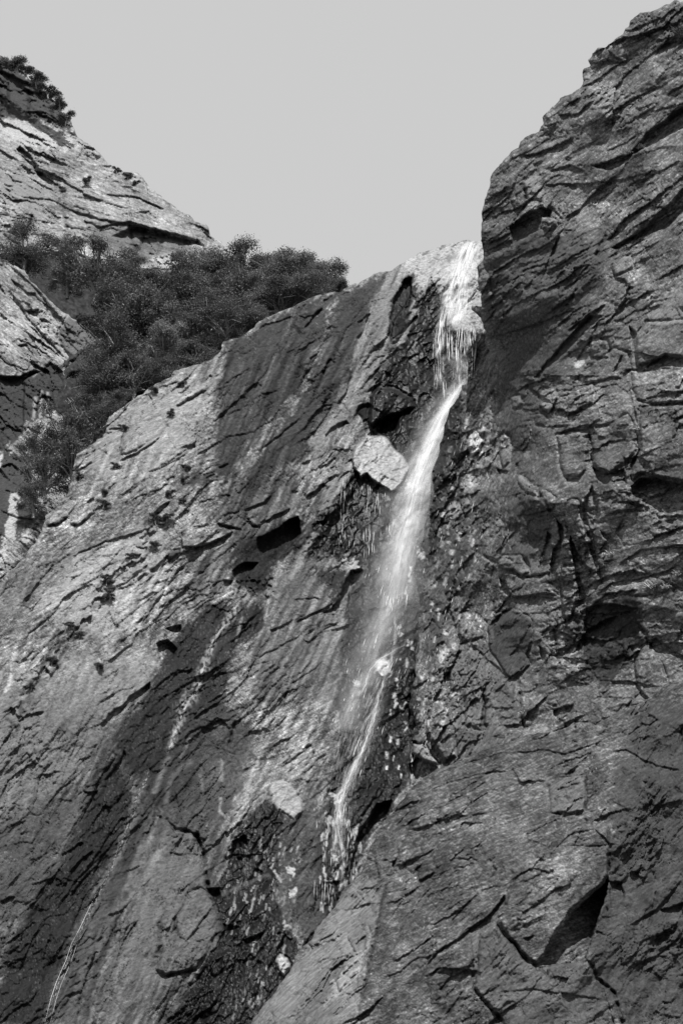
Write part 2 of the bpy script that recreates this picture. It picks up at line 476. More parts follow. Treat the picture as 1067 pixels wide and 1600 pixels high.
def veins(s, deg, seed, mask=1.0, amt=1.0):
    """hairline cracks along and across the layering, carved in and coloured darker, and a few pale mineral threads"""
    X, Y = s.wx, s.wy
    a, b = rot(X + 5 * fbm(X / 12, Y / 12, 2, seed + 9), Y + 5 * fbm(X / 12, Y / 12, 2, seed + 10), deg)
    m = sm(fbm(X / 60, Y / 60, 2, seed + 5), -.12, .3)
    m2 = sm(fbm(X / 45, Y / 45, 2, seed + 6), .0, .35)
    l1 = np.exp(-(fbm(a / 70, b / 11, 2, seed + 1) / .022) ** 2) * m
    l2 = np.exp(-(fbm(a / 26, b / 5, 2, seed + 2) / .05) ** 2) * m2 * .8
    c, d = rot(X, Y, deg - 75)
    l3 = np.exp(-(fbm(c / 55, d / 18, 2, seed + 3) / .018) ** 2) * sm(fbm(X / 50, Y / 50, 2, seed + 7), .05, .3)
    l4 = np.exp(-(fbm(c / 80, d / 9, 2, seed + 4) / .016) ** 2) * sm(fbm(X / 40, Y / 40, 2, seed + 8), .12, .4)
    l = np.clip(l1 + l2 + l3, 0, 1) * mask * amt
    s.R -= 2.6 * l
    s.Tn = s.Tn * (1 - .6 * l) + .10 * l4 * mask * amt * sm(s.Tn, .02, .15)
#SHEETS
# ================================================================== far peak
mt = Rock(-70, 360, 60, 560, [(-90, 60), (0, 85)] + K1((35, 62), (60, 95), (110, 128), (150, 165), (190, 215), (215, 255), (236, 290), (262, 312), (310, 348), (345, 382),
     (400, 402), (440, 430), (500, 474), (560, 522), (610, 556), (630, 585), (662, 608), (680, 640), (672, 700), (640, 900)) + [(300, 620), (-90, 620)],
     [(-60, 90, 172), (100, 160, 176), (200, 260, 172), (330, 380, 166), (0, 300, 160), (150, 330, 160), (0, 420, 150), (200, 420, 152), (330, 520, 148), (0, 560, 142)],
     tone=0.34, warp=2.6, seed=101)
mt.R += relief(mt, -22, big=9, mid=6, small=2.5, tiny=0.8, cell=46, aniso=2.6, seed=110)
mt.Tn *= grain(mt, -20, 120, 0.7)
veins(mt, -22, 600)
mt.tone(K1((-90, 20), (0, 60), (110, 128), (190, 215), (236, 292), (200, 275), (130, 258), (60, 250), (0, 240), (-90, 250)), 0.13, 3)
mt.recess(K1((-90, 90), (0, 95), (60, 120), (110, 140), (180, 200), (225, 285), (150, 262), (60, 250), (0, 245), (-90, 255)), 9, 3, 0.1)
for p in (K1((20, 125), (30, 240)), K1((90, 150), (84, 250)), K1((0, 130), (8, 200), (0, 250)), K1((150, 200), (160, 262))):
    mt.crack(p, 2.4, 6)
mt.tone(K1((0, 245), (100, 255), (180, 275), (230, 300), (200, 330), (120, 320), (60, 310), (0, 290)), 0.60, 4)
mt.tone(K1((0, 400), (150, 440), (120, 520), (0, 470)), 0.30, 8)
mt.recess(K1((60, 320), (95, 350), (120, 385), (150, 400), (200, 425), (215, 440), (150, 440), (125, 420), (90, 385), (70, 360), (50, 330)), 15, 2, .4)
mt.ledge(K1((20, 310), (70, 350), (130, 400), (220, 440), (270, 470), (340, 490)), 6, 9)
mt.ledge(K1((300, 460), (350, 468), (400, 470), (440, 485), (500, 510)), 7, 7)
mt.ledge(K1((240, 340), (300, 352), (360, 380), (430, 440)), 3, 8)
mt.ledge(K1((0, 440), (60, 470), (150, 480), (240, 520), (330, 545), (420, 560), (520, 580), (600, 600)), 5, 10)
mt.recess(K1((330, 590), (400, 555), (460, 565), (530, 590), (590, 600), (620, 625), (560, 625), (520, 640), (470, 650), (430, 655), (400, 640), (390, 610)), 20, 6, .5)
mt.ledge(K1((250, 540), (300, 560), (390, 545), (480, 570), (590, 600)), 7, 14)
for p in (K1((385, 545), (395, 610), (420, 660)), K1((185, 490), (200, 560), (195, 610)), K1((250, 540), (275, 590)), K1((100, 520), (80, 600)), K1((430, 560), (420, 640)), K1((490, 575), (470, 650))):
    mt.crack(p, 2.6, 7)
mt.tone(K1((450, 660), (520, 640), (590, 650), (640, 690), (560, 700), (500, 690)), 0.62, 3)
mt.tone(K1((340, 720), (390, 715), (385, 755), (350, 750)), 0.60, 3)
mt.tone(K1((280, 530), (420, 560), (560, 600), (600, 640), (400, 660), (250, 620)), 0.17, 6, 0.7)
mt.ledge(K1((110, 255), (150, 290), (190, 300)), 4, 4); mt.ledge(K1((60, 270), (120, 300), (200, 320)), 4, 4)
mt.finish('mountain_peak', 'far pale rocky peak streaked with ledges, rising behind the trees', 'mountain', kind='structure', roll=9, back=25, mid=.3, val=.125, p1=.9)

HSB = [(545, 475), (450, 510), (350, 585), (300, 600), (215, 650), (165, 700), (130, 760), (100, 840), (60, 870), (0, 930), (-90, 1000)]
# ================================================================== wooded slope between the cliffs
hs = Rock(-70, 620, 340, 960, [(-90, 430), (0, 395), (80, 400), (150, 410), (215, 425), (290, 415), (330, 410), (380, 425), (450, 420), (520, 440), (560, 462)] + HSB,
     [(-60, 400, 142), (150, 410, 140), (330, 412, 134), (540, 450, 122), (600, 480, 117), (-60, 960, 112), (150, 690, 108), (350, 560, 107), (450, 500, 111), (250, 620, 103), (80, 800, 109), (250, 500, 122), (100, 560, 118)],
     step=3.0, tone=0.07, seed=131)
hs.R += relief(hs, 25, big=14, mid=6, small=2, seed=132)
hs.Tn *= grain(hs, 20, 134, 0.8)
hs.tone([(225, 412), (262, 398), (335, 396), (335, 425), (290, 430), (230, 425)], 0.55, 4)
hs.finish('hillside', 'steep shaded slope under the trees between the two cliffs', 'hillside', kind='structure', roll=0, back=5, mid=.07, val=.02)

# ================================================================== broken cliff below the peak, far left
lc = Rock(-70, 175, 380, 960, [(-90, 395), (0, 402)] + Z6((60, 100), (180, 190), (260, 280), (300, 340), (345, 360), (400, 400), (450, 450), (495, 520), (470, 560), (480, 610), (440, 640), (430, 760), (420, 860), (400, 1000)) + [(140, 800), (120, 990), (-90, 990)],
     [(-60, 400, 124), (20, 410, 123), (150, 540, 119), (130, 640, 113), (0, 560, 116), (0, 700, 109), (60, 880, 99), (150, 800, 105), (-60, 900, 101)],
     tone=0.30, warp=2.4, seed=141)
lc.R += relief(lc, -42, big=9, mid=6, small=2, tiny=0.7, cell=44, aniso=2.0, seed=143)
lc.Tn *= grain(lc, -35, 146, 0.75)
veins(lc, -42, 620)
lc.ledge(Z6((0, 80), (60, 110), (120, 165), (190, 235), (260, 320), (310, 380), (350, 450)), 6, 6)
lc.ledge(Z6((40, 220), (90, 290), (150, 380), (230, 470), (300, 540), (350, 590)), 7, 7)
lc.recess(Z6((130, 340), (195, 330), (190, 400), (160, 380)), 9)
lc.recess(Z6((60, 180), (100, 200), (140, 250), (180, 250), (205, 300), (160, 280), (90, 265)), 7)
lc.recess(Z6((85, 510), (135, 500), (180, 570), (160, 580)), 9)
lc.recess(Z6((190, 370), (240, 390), (260, 430), (220, 430)), 7)
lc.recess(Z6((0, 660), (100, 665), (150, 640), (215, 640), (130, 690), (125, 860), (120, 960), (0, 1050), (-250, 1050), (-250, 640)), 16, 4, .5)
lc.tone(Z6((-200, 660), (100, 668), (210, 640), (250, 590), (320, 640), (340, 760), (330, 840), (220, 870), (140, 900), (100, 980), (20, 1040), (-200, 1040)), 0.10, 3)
lc.recess(Z6((215, 640), (250, 590), (310, 640), (325, 720), (270, 850), (260, 720)), 8)
for p in (Z6((180, 760), (170, 880)), Z6((210, 730), (205, 880)), Z6((240, 740), (235, 850))):
    lc.streak(p, 2.2, 0.42, 0.8)
lc.block(Z6((300, 440), (340, 365), (400, 400), (450, 450), (495, 520), (430, 560), (380, 575), (330, 540), (290, 480)), 7, 5, label='grey pointed rock knob beside the trees', tone=0.2)
lc.tone(Z6((340, 640), (400, 580), (420, 640), (385, 780), (345, 850)), 0.55, 2)
lc.tone(Z6((400, 575), (460, 575), (440, 640), (430, 790), (395, 850), (400, 690)), 0.36, 2)
lc.crack(Z6((395, 640), (380, 800), (350, 870)), 2, 6)
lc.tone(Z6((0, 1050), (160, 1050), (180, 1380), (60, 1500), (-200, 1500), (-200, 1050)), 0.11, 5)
for p, v in ((Z6((60, 1250), (100, 1260), (80, 1480), (20, 1500), (40, 1340)), .5), (Z6((-20, 1080), (15, 1060), (0, 1130), (-20, 1130)), .55), (Z6((225, 1200), (250, 1210), (240, 1370), (215, 1370)), .5), (Z6((110, 1440), (160, 1450), (150, 1500), (110, 1490)), .5), (Z6((0, 1530), (40, 1510), (30, 1570), (-10, 1600)), .55)):
    lc.tone(p, v, 1.5, rough=.4)
lc.ledge(Z6((0, 1120), (60, 1100), (110, 1140), (160, 1150)), 8, 6); lc.ledge(Z6((0, 1330), (90, 1370), (200, 1380)), 5, 6)
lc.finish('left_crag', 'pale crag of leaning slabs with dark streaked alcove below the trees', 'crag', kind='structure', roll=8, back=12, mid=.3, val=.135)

# ================================================================== main wall of the falls
CREST = [(-100, 1010), (0, 905)] + K5((90, 1200), (150, 1130), (180, 1050), (210, 1000), (270, 940), (290, 860), (295, 830), (310, 790), (360, 750), (415, 700), (418, 670), (430, 640), (520, 580), (560, 545), (610, 520), (700, 460), (800, 420), (878, 385), (890, 340), (1010, 290), (1067, 250)) \
    + Z1((60, 480), (160, 425), (260, 380), (300, 355), (380, 325), (510, 308), (530, 300), (620, 258), (720, 215), (855, 170), (905, 125), (1000, 85)) + K2((420, 178), (480, 160), (560, 128), (620, 118), (690, 112), (725, 108), (800, 100)) + [(850, 372)]
mw = Rock(-70, 860, 350, 1670, CREST + [(900, 700), (900, 1250), (900, 1780), (-100, 1780)],
     [(-60, 960, 76), (0, 905, 78), (75, 800, 83), (120, 715, 87), (165, 665, 89), (345, 555, 96), (450, 480, 101), (545, 447, 104), (640, 402, 107), (745, 374, 108.5), (760, 420, 106), (740, 500, 103),
      (700, 540, 104), (640, 540, 100), (660, 620, 98.5), (700, 660, 98), (600, 600, 97.5), (560, 560, 98), (400, 700, 90), (500, 640, 95.5), (250, 800, 83), (350, 850, 83.5), (450, 800, 89), (470, 880, 88), (600, 760, 92), (560, 820, 90), (660, 850, 91), (720, 850, 91),
      (600, 950, 86), (680, 1000, 86), (450, 1000, 81), (520, 1000, 83), (300, 1000, 79), (150, 1000, 76.5), (0, 1100, 71), (560, 1150, 78), (640, 1150, 80), (700, 1150, 80), (400, 1200, 74), (200, 1250, 70), (0, 1350, 64.5), (500, 1300, 72), (560, 1350, 71.5), (400, 1400, 67), (300, 1400, 66.5), (150, 1450, 64), (0, 1600, 59), (300, 1600, 60.5), (420, 1500, 64), (500, 1500, 65), (600, 1650, 62), (800, 1300, 74), (800, 800, 93)],
     lean=(0.010, 1600), tone=0.215, warp=3.0, seed=11)
X, Y = mw.X, mw.Y
low = sm(fbm(X / 120, Y / 120, 2, 55) * 60 + Y - 0.35 * X, 960, 1180)          # lower part: steeper layering
right = sm(X + 0.62 * Y + 40 * fbm(X / 80, Y / 80, 2, 56), 800, 930) * (1 - sm(Y, 800, 950))
ra = relief(mw, 39, big=7, mid=3.6, small=1.6, tiny=0.8, cell=66, aniso=3.4, seed=12) * .92
rb = relief(mw, 52, big=9, mid=3.6, small=1.3, tiny=0.8, cell=58, aniso=2.8, seed=22)
rc = relief(mw, 48, big=8, mid=3.6, small=1.6, tiny=0.9, cell=56, aniso=3.0, seed=32)
r0 = ra * (1 - low) + rb * low
mw.R += r0 * (1 - right) + rc * right
g0 = grain(mw, 33, 40, 1.0) * (1 - low) + grain(mw, 48, 44, 0.9) * low
mw.Tn *= g0 * (1 - right) + grain(mw, 55, 48, 0.9) * right
del ra, rb, rc, r0, g0
# -- colour of the rock: dry grey, then the dark water-stained bands and painted hollow shade
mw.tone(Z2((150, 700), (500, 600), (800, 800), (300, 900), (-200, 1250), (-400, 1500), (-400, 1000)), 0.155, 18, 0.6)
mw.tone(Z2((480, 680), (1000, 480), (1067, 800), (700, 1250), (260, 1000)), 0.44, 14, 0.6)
mw.tone(Z3((60, 1250), (200, 1200), (180, 1500), (0, 1600), (-300, 1600), (-300, 1400)), 0.27, 14, 0.5)
mw.tone(K5((430, 680), (620, 540), (870, 400), (860, 560), (760, 760), (600, 900), (420, 900), (330, 820)), .34, 14, .6)
mw.tone(K5((890, 335), (1010, 285), (1067, 245)) + Z1((260, 375), (520, 300), (470, 420), (430, 560), (300, 900), (60, 1150), (-100, 1400)) + Z3((700, 200), (300, 250), (560, 100)) + [(335, 640), (350, 560)], 0.085, 9, 0.92)
mw.tone(Z1((520, 300), (720, 215), (860, 170), (760, 330), (700, 560), (620, 780), (540, 900), (430, 1100), (290, 1350), (-100, 1600), (-300, 1700), (100, 1200), (330, 880), (430, 600)), 0.08, 10, 0.9)
mw.tone(Z1((860, 170), (930, 200), (880, 320), (830, 480), (830, 600), (760, 800), (700, 950), (560, 1130), (380, 1300), (330, 1240), (520, 1000), (600, 800), (660, 600), (720, 380), (760, 300)), 0.24, 6, 0.85)
mw.tone(Z3((1067, 150), (1067, 600), (900, 700), (560, 640), (500, 800), (350, 760), (640, 560), (560, 450), (600, 300), (800, 150)), 0.10, 10, 0.8)
mw.tone(Z3((480, 640), (620, 620), (640, 900), (480, 930), (400, 880)), 0.14, 8, 0.8)
mw.tone(Z4((300, 480), (420, 480), (700, 1180), (600, 1600), (0, 1600), (0, 900), (200, 800)), 0.135, 14, 0.75)
mw.tone(Z4((420, 250), (560, 80), (600, 20), (560, 180), (500, 350), (430, 420), (390, 380)), 0.25, 2, 1, rough=.5)
mw.tone(Z4((0, 1180), (280, 1160), (560, 1150), (420, 1330), (250, 1500), (0, 1500)), 0.165, 12, 0.8)
mw.tone([(-100, 1130), (60, 1080), (200, 1120), (330, 1250), (420, 1400), (460, 1700), (-100, 1700)], 0.104, 40, .8)
dn = fbm(rot(mw.wx, mw.wy, 66)[1] / 8, rot(mw.wx, mw.wy, 66)[0] / 150, 3, 57)
mw.Tn *= np.exp(1.05 * dn * sm(fbm(X / 110, Y / 110, 2, 58) + .0015 * (X + .55 * Y - 640), -.1, .35))
mw.tone(Z3((640, 640), (820, 540), (960, 470), (1067, 420), (1120, 560), (1020, 660), (900, 760), (860, 900), (700, 880), (640, 800)), .05, 7, .85, wet=.3)  # shade of the deep hollows painted into the rock tone
# dark band running down to the lower left corner
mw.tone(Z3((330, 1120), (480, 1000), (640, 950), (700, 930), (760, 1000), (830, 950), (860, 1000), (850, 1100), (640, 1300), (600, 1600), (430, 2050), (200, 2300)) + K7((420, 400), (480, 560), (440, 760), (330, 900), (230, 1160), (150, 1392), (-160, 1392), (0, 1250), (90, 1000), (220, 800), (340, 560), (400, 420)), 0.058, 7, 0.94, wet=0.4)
mw.tone(K7((640, 340), (800, 200), (930, 340), (840, 640), (720, 700), (620, 640), (560, 640), (600, 440)), 0.115, 10, 0.85, wet=.2)
mw.tone(K7((560, 700), (700, 690), (745, 860), (780, 1000), (740, 1130), (660, 1230), (520, 1240), (430, 1200), (500, 1000), (520, 850)), 0.17, 10, 0.75)
mw.tone(K7((0, 200), (300, 20), (560, 100), (400, 260), (300, 480), (100, 640), (-120, 760), (-120, 300)), 0.23, 14, 0.55)
mw.tone(K7((-160, 700), (200, 560), (330, 560), (200, 800), (60, 980), (-160, 1100)), 0.115, 12, 0.7)
# wet black rock beside the falls
mw.tone(K2((480, 300), (545, 350), (530, 470), (600, 560), (730, 560), (720, 640), (700, 760), (560, 860), (400, 1240), (290, 1380), (240, 1480), (200, 1620), (0, 1620), (40, 1350), (100, 1240), (180, 1040), (230, 1060), (150, 990), (200, 860), (215, 760), (330, 620), (420, 460), (400, 380), (440, 320)), 0.040, 3.5, 0.95, rough=.6, wet=0.85)
mw.tone(K2((390, 262), (350, 290), (300, 390), (270, 500), (280, 600), (340, 560), (420, 430), (470, 330), (420, 330)), 0.035, 3, 0.95, rough=.5, wet=.6)
mw.tone(Z4((560, 180), (700, 160), (860, 300), (840, 480), (800, 640), (700, 760), (600, 760), (520, 700), (440, 650), (300, 700), (320, 620), (380, 420), (440, 400), (520, 280)), 0.042, 3, 0.95, rough=.8, wet=0.8)
mw.tone(Z4((380, 740), (520, 760), (600, 760), (540, 900), (470, 940), (460, 860), (380, 820)), 0.06, 3, 0.8, wet=.6)
mw.tone(Z4((660, 740), (860, 560), (1067, 400), (1200, 500), (1200, 1700), (600, 1700), (500, 1600), (560, 1180), (570, 1000), (600, 880)), 0.062, 7, 0.9, rough=.8, wet=0.75)
mw.tone([(560, 1060), (680, 1040), (700, 1160), (640, 1220), (560, 1330), (560, 1420), (470, 1500), (490, 1400), (500, 1300), (520, 1200), (540, 1100)], 0.055, 8, 0.85, wet=0.8)
mw.tone(Z5((470, 560), (600, 400), (680, 360), (760, 440), (740, 620), (720, 900), (800, 1100), (860, 1200), (760, 1420), (600, 1620), (100, 1620), (240, 1400), (400, 1160), (400, 960), (340, 860), (460, 740)), 0.045, 6, 0.93, rough=.8, wet=0.75)
mw.tone(Z5((760, 440), (1000, 380), (1067, 700), (1000, 1000), (860, 1100), (740, 1000), (720, 700)), 0.10, 9, 0.75, wet=.4)
mw.tone(Z5((700, 900), (960, 880), (980, 1050), (880, 1120), (780, 1060)), 0.15, 6, 0.75, wet=.3)
# pale tops: washed rock at the lip
mw.tone(K2((350, 225), (480, 160), (600, 122), (740, 100), (740, 560), (690, 545), (590, 545), (560, 440), (545, 380), (530, 330), (490, 310), (440, 350), (400, 330), (430, 270), (390, 255), (350, 270)), 0.60, 3, 0.95, rough=.7, wet=.25)
mw.tone(K2((550, 200), (620, 160), (700, 170), (720, 200), (640, 200), (570, 225)), 0.22, 4, 0.8, rough=.7)
mw.tone(K2((400, 330), (440, 350), (520, 300), (500, 330), (430, 380), (410, 370)), 0.5, 2, .9)
mw.tone(K2((220, 825), (300, 828), (390, 875), (380, 920), (330, 890), (280, 850)), 0.45, 1.5, .9, rough=.4)
mw.streak(Z1((760, 900), (830, 915), (880, 905)), 2.2, 0.62)
mw.Tn *= 1 - .8 * mw.W
# speckle on wet rock: drops, foam and moss
spk = sm(perlin(X / 2.3, Y / 4.2, 71) + 0.6 * fbm(X / 22, Y / 45, 3, 72), 0.42, 0.62) * mw.W
mw.Tn = mw.Tn * (1 - 0.55 * spk) + 0.30 * 0.55 * spk
mw.R += mw.W * (1.2 * perlin(X / 3.4, Y / 5.5, 73) + 3.2 * facets(mw.wx, mw.wy, 9, 2.0, 62, 74, tilt=1.6)[0] + 7 * plnoise(X / 22, Y / 34, 75))
# white spots and pale boulders
WH = 0.46
for p in (K6((585, 700), (640, 700), (645, 760), (610, 795), (575, 760)), K6((470, 790), (490, 785), (520, 812), (510, 825), (480, 812)), Z4((1010, 620), (1055, 650), (1050, 705), (1025, 700)), Z4((530, 700), (560, 670), (610, 700), (650, 745), (600, 765), (560, 735)),
          Z4((885, 1420), (905, 1440), (890, 1490), (880, 1460)), Z4((860, 1530), (890, 1590), (870, 1600), (850, 1550)), Z4((1020, 1420), (1050, 1410), (1040, 1480), (1010, 1500)), Z5((1020, 325), (1067, 320), (1067, 370), (1040, 370)), Z5((1025, 640), (1060, 680), (1055, 710), (1030, 680)),
          Z5((790, 860), (835, 850), (830, 890), (800, 890)), Z5((770, 730), (820, 735), (810, 770), (775, 760)), Z5((770, 1040), (800, 1080), (770, 1080)), K6((655, 855), (680, 890), (665, 910)), K6((695, 905), (715, 915), (705, 935)), K6((710, 970), (722, 1000), (708, 1020)), K6((740, 940), (760, 925), (750, 970), (735, 985))):
    mw.tone(p, WH, 1.2, 0.95, rough=.45)
rng = np.random.RandomState(3)
for x, y in np.c_[rng.uniform(600, 760, 150), rng.uniform(760, 1260, 150)]:
    cx = 700 - (y - 760) * 0.22
    if abs(x - cx - 15) > 48: continue
    L = rng.uniform(3, 11); 
    mw.streak([(x, y), (x - L * .12, y + L), (x - L * .2, y + 1.7 * L)], rng.uniform(0.9, 2.1), rng.uniform(.35, .7), 0.9)
for x, y in np.c_[rng.uniform(500, 575, 120), rng.uniform(1270, 1420, 120)]:
    L = rng.uniform(5, 16); mw.streak([(x, y), (x, y + L)], rng.uniform(.8, 1.5), rng.uniform(.25, .5), 0.8)
for x, y in np.c_[rng.uniform(355, 470, 150), rng.uniform(1280, 1590, 150)]:
    L = rng.uniform(4, 14); mw.streak([(x, y), (x - L * .25, y + L)], rng.uniform(.8, 1.7), rng.uniform(.16, .4), 0.8)
veins(mw, 39, 640, 1 - low)
veins(mw, 54, 660, low)
# -- big shapes
mw.bulge(110, 1000, 260, 90, 52, 10)
mw.bulge(300, 650, 150, 60, 40, 9)
mw.bulge(300, 1480, 50, 110, 80, 14); mw.bulge(420, 1010, 70, 120, 40, 10)
mw.bulge(520, 760, 14, 90, 0, 8)
# -- ledges on the dry slab
for p, h, w in ((K5((690, 600), (720, 585), (770, 558), (830, 528)), 9, 6), (K5((620, 525), (670, 508), (720, 490)), 4, 5), (K5((470, 812), (510, 795), (545, 785), (560, 770), (610, 735), (650, 700)), 7, 6), (K5((545, 775), (550, 720), (570, 695)), 4, 5),
                (K5((430, 690), (490, 680), (500, 690)), 5, 5), (K5((490, 690), (480, 740), (475, 800)), 5, 6), (K5((580, 860), (650, 835), (750, 780)), 4, 5), (K5((665, 860), (690, 830), (712, 795)), 4, 4), (K5((660, 895), (680, 880), (700, 872)), 6, 4),
                (K5((610, 1030), (640, 1005), (680, 970)), 9, 7), (K5((860, 850), (830, 858), (800, 868)), 5, 4), (K5((900, 825), (870, 840)), 5, 4), (K5((185, 1072), (230, 1060), (275, 1030)), 9, 5), (K5((278, 1068), (310, 1063), (345, 1045), (385, 1010)), 6, 4),
                (K5((280, 1197), (340, 1165), (420, 1130), (500, 1110), (575, 1082)), 6, 4), (K5((340, 1180), (460, 1130), (600, 1075)), 3, 4), (K5((460, 990), (560, 950), (640, 920), (700, 880)), 3, 4), (K5((595, 1250), (635, 1215), (670, 1180)), 9, 7), (K5((400, 1340), (500, 1295), (600, 1215)), 4, 5),
                (K5((730, 1155), (790, 1152), (850, 1130), (900, 1110), (930, 1092)), 15, 9), (K5((545, 1480), (600, 1400), (700, 1260), (760, 1200)), 5, 5), (K5((640, 1460), (700, 1400), (780, 1345), (880, 1330)), 4, 5), (K5((420, 1620), (520, 1540), (545, 1480)), 4, 5),
                (Z3((720, 395), (780, 360), (850, 335), (900, 290)), 7, 5), (Z3((850, 470), (920, 420), (980, 395), (1020, 370)), 10, 6), (Z3((750, 430), (740, 460), (800, 490), (850, 470)), 6, 5), (Z3((560, 470), (640, 500), (700, 515)), 5, 5), (Z3((480, 190), (520, 165), (560, 160)), 5, 5),
                (Z3((570, 120), (600, 100), (640, 95)), 5, 4), (Z3((150, 420), (200, 370), (260, 330)), 9, 7), (Z3((350, 380), (390, 395)), 4, 4),
                (Z1((290, 530), (330, 490), (380, 430), (430, 400)), 8, 14), (Z1((0, 540), (60, 510), (160, 480), (240, 450)), 5, 6), (Z1((330, 720), (400, 680)), 5, 4), (Z1((420, 790), (450, 740), (470, 720)), 8, 7), (Z1((620, 500), (660, 480), (700, 440), (720, 340)), 6, 4),
                (Z1((0, 1310), (100, 1230), (200, 1150), (290, 1080)), 5, 6), (Z1((300, 1250), (420, 1100), (480, 1000)), 5, 10), (Z1((440, 540), (480, 510)), 5, 4), (Z1((600, 820), (560, 930), (500, 1010)), 5, 8),
                (Z4((80, 1140), (150, 1115), (240, 1070)), 6, 5), (Z4((240, 1100), (330, 1050), (420, 1000), (480, 950)), 7, 7), (Z4((220, 940), (320, 940), (420, 940)), 4, 4), (Z4((290, 1190), (320, 1215), (360, 1180), (450, 1120), (540, 1070)), 5, 5), (Z4((0, 1320), (150, 1230), (280, 1170)), 4, 5),
                (Z4((300, 310), (370, 270), (430, 210)), 10, 9), (Z4((200, 1480), (330, 1400), (420, 1330)), 4, 5), (K7((60, 300), (100, 270), (165, 258)), 8, 6), (K7((60, 300), (30, 350), (0, 380)), 4, 5), (K7((220, 780), (300, 735), (310, 740)), 5, 4),
                (K7((255, 835), (300, 790), (340, 760)), 9, 6), (K7((300, 550), (340, 548), (360, 545)), 7, 5), (K7((0, 950), (40, 930), (60, 930)), 8, 5), (K7((110, 890), (200, 860), (230, 880)), 4, 5), (K7((160, 610), (220, 540), (320, 460)), 4, 6), (K7((250, 930), (300, 870), (330, 830)), 6, 5)):
    mw.ledge(p, h, w)
# -- hollows and overhangs
for p, d in ((K7((570, 10), (610, 0), (645, 30), (625, 70), (590, 95), (575, 55)), 16), (Z3((230, 1130), (330, 1100), (330, 1150), (300, 1165)), 12), (K7((545, 152), (500, 185), (470, 200), (440, 240), (400, 265), (365, 310), (380, 345), (420, 290), (460, 240), (520, 205), (550, 175)), 13),
             (K7((450, 390), (435, 440), (400, 480), (370, 510), (400, 515), (440, 470), (458, 420)), 9), (Z3((820, 560), (940, 500), (1000, 450), (1067, 430), (1080, 540), (1000, 640), (930, 680), (915, 640), (840, 670), (800, 620)), 34), (Z3((650, 760), (720, 715), (815, 715), (770, 780), (700, 820), (660, 815)), 18),
             (Z3((600, 830), (660, 830), (640, 900), (590, 930)), 8), (K6((470, 312), (525, 308), (500, 360), (470, 400), (462, 470), (445, 525), (395, 492), (345, 502), (420, 440), (435, 390)), 24), (K2((178, 1048), (215, 1010), (255, 985), (330, 962), (318, 1010), (290, 1072), (240, 1066)), 22),
             (Z5((470, 590), (540, 550), (560, 600), (500, 680), (460, 720)), 12), (Z5((330, 845), (400, 840), (410, 890), (370, 910)), 14), (Z5((530, 1130), (640, 1090), (620, 1150), (560, 1175)), 13), (Z5((420, 1040), (520, 1060), (500, 1100), (430, 1080)), 8), (Z5((240, 530), (290, 545), (315, 700), (300, 720), (275, 600)), 9),
             (K2((390, 290), (385, 380), (350, 440), (300, 520), (285, 600), (350, 560), (400, 480), (350, 540), (300, 590), (270, 590), (275, 500), (300, 400), (350, 300)), 14), (Z1((910, 560), (1000, 450), (1010, 460), (940, 560), (870, 640), (830, 640)), 12), (Z1((630, 590), (670, 530), (700, 440), (715, 440), (690, 560), (640, 720), (625, 780)), 8),
             (Z1((640, 1010), (700, 1000), (720, 1080), (660, 1110), (600, 1110)), 9), (Z1((430, 1200), (480, 1150), (560, 1110), (580, 1130), (500, 1200), (430, 1270)), 8), (Z1((410, 800), (440, 790), (430, 840)), 8),
             (Z4((560, 320), (620, 260), (600, 330), (570, 380)), 6), (Z3((330, 110), (400, 115), (375, 230), (340, 220)), 5), (Z3((85, 600), (125, 580), (110, 630), (80, 650)), 6), (Z2((640, 280), (680, 270), (670, 310), (640, 320)), 5), (Z2((480, 200), (520, 160), (510, 200), (490, 230)), 6),
             ([(556, 1310), (590, 1255), (612, 1250), (600, 1300), (575, 1370), (555, 1400), (545, 1360)], 22), ([(640, 1195), (665, 1180), (700, 1195), (690, 1230), (640, 1230)], 26)):
    mw.recess(p, d)
# rough gully of broken rock down the slab
gx_ = np.exp(-(seg_dist(mw.wx, mw.wy, Z2((950, 560), (820, 700), (680, 860), (560, 1050), (430, 1140), (330, 1330), (180, 1520), (80, 1700)), False)[0] / 15) ** 2)
mw.R += gx_ * (7 * facets(mw.wx, mw.wy, 9, 1.8, 40, 91)[0] + 4 * perlin(X / 9, Y / 9, 92) - 3)
mw.Tn *= 1 - 0.4 * gx_ * sm(perlin(X / 14, Y / 10, 93), -.2, .4)
gz_ = np.exp(-(seg_dist(mw.wx, mw.wy, Z3((720, 860), (860, 860)), False)[0] / 17) ** 2)
mw.R += gz_ * 6 * facets(mw.wx, mw.wy, 6, 1.2, 20, 94)[0]; mw.Tn *= 1 - .3 * gz_
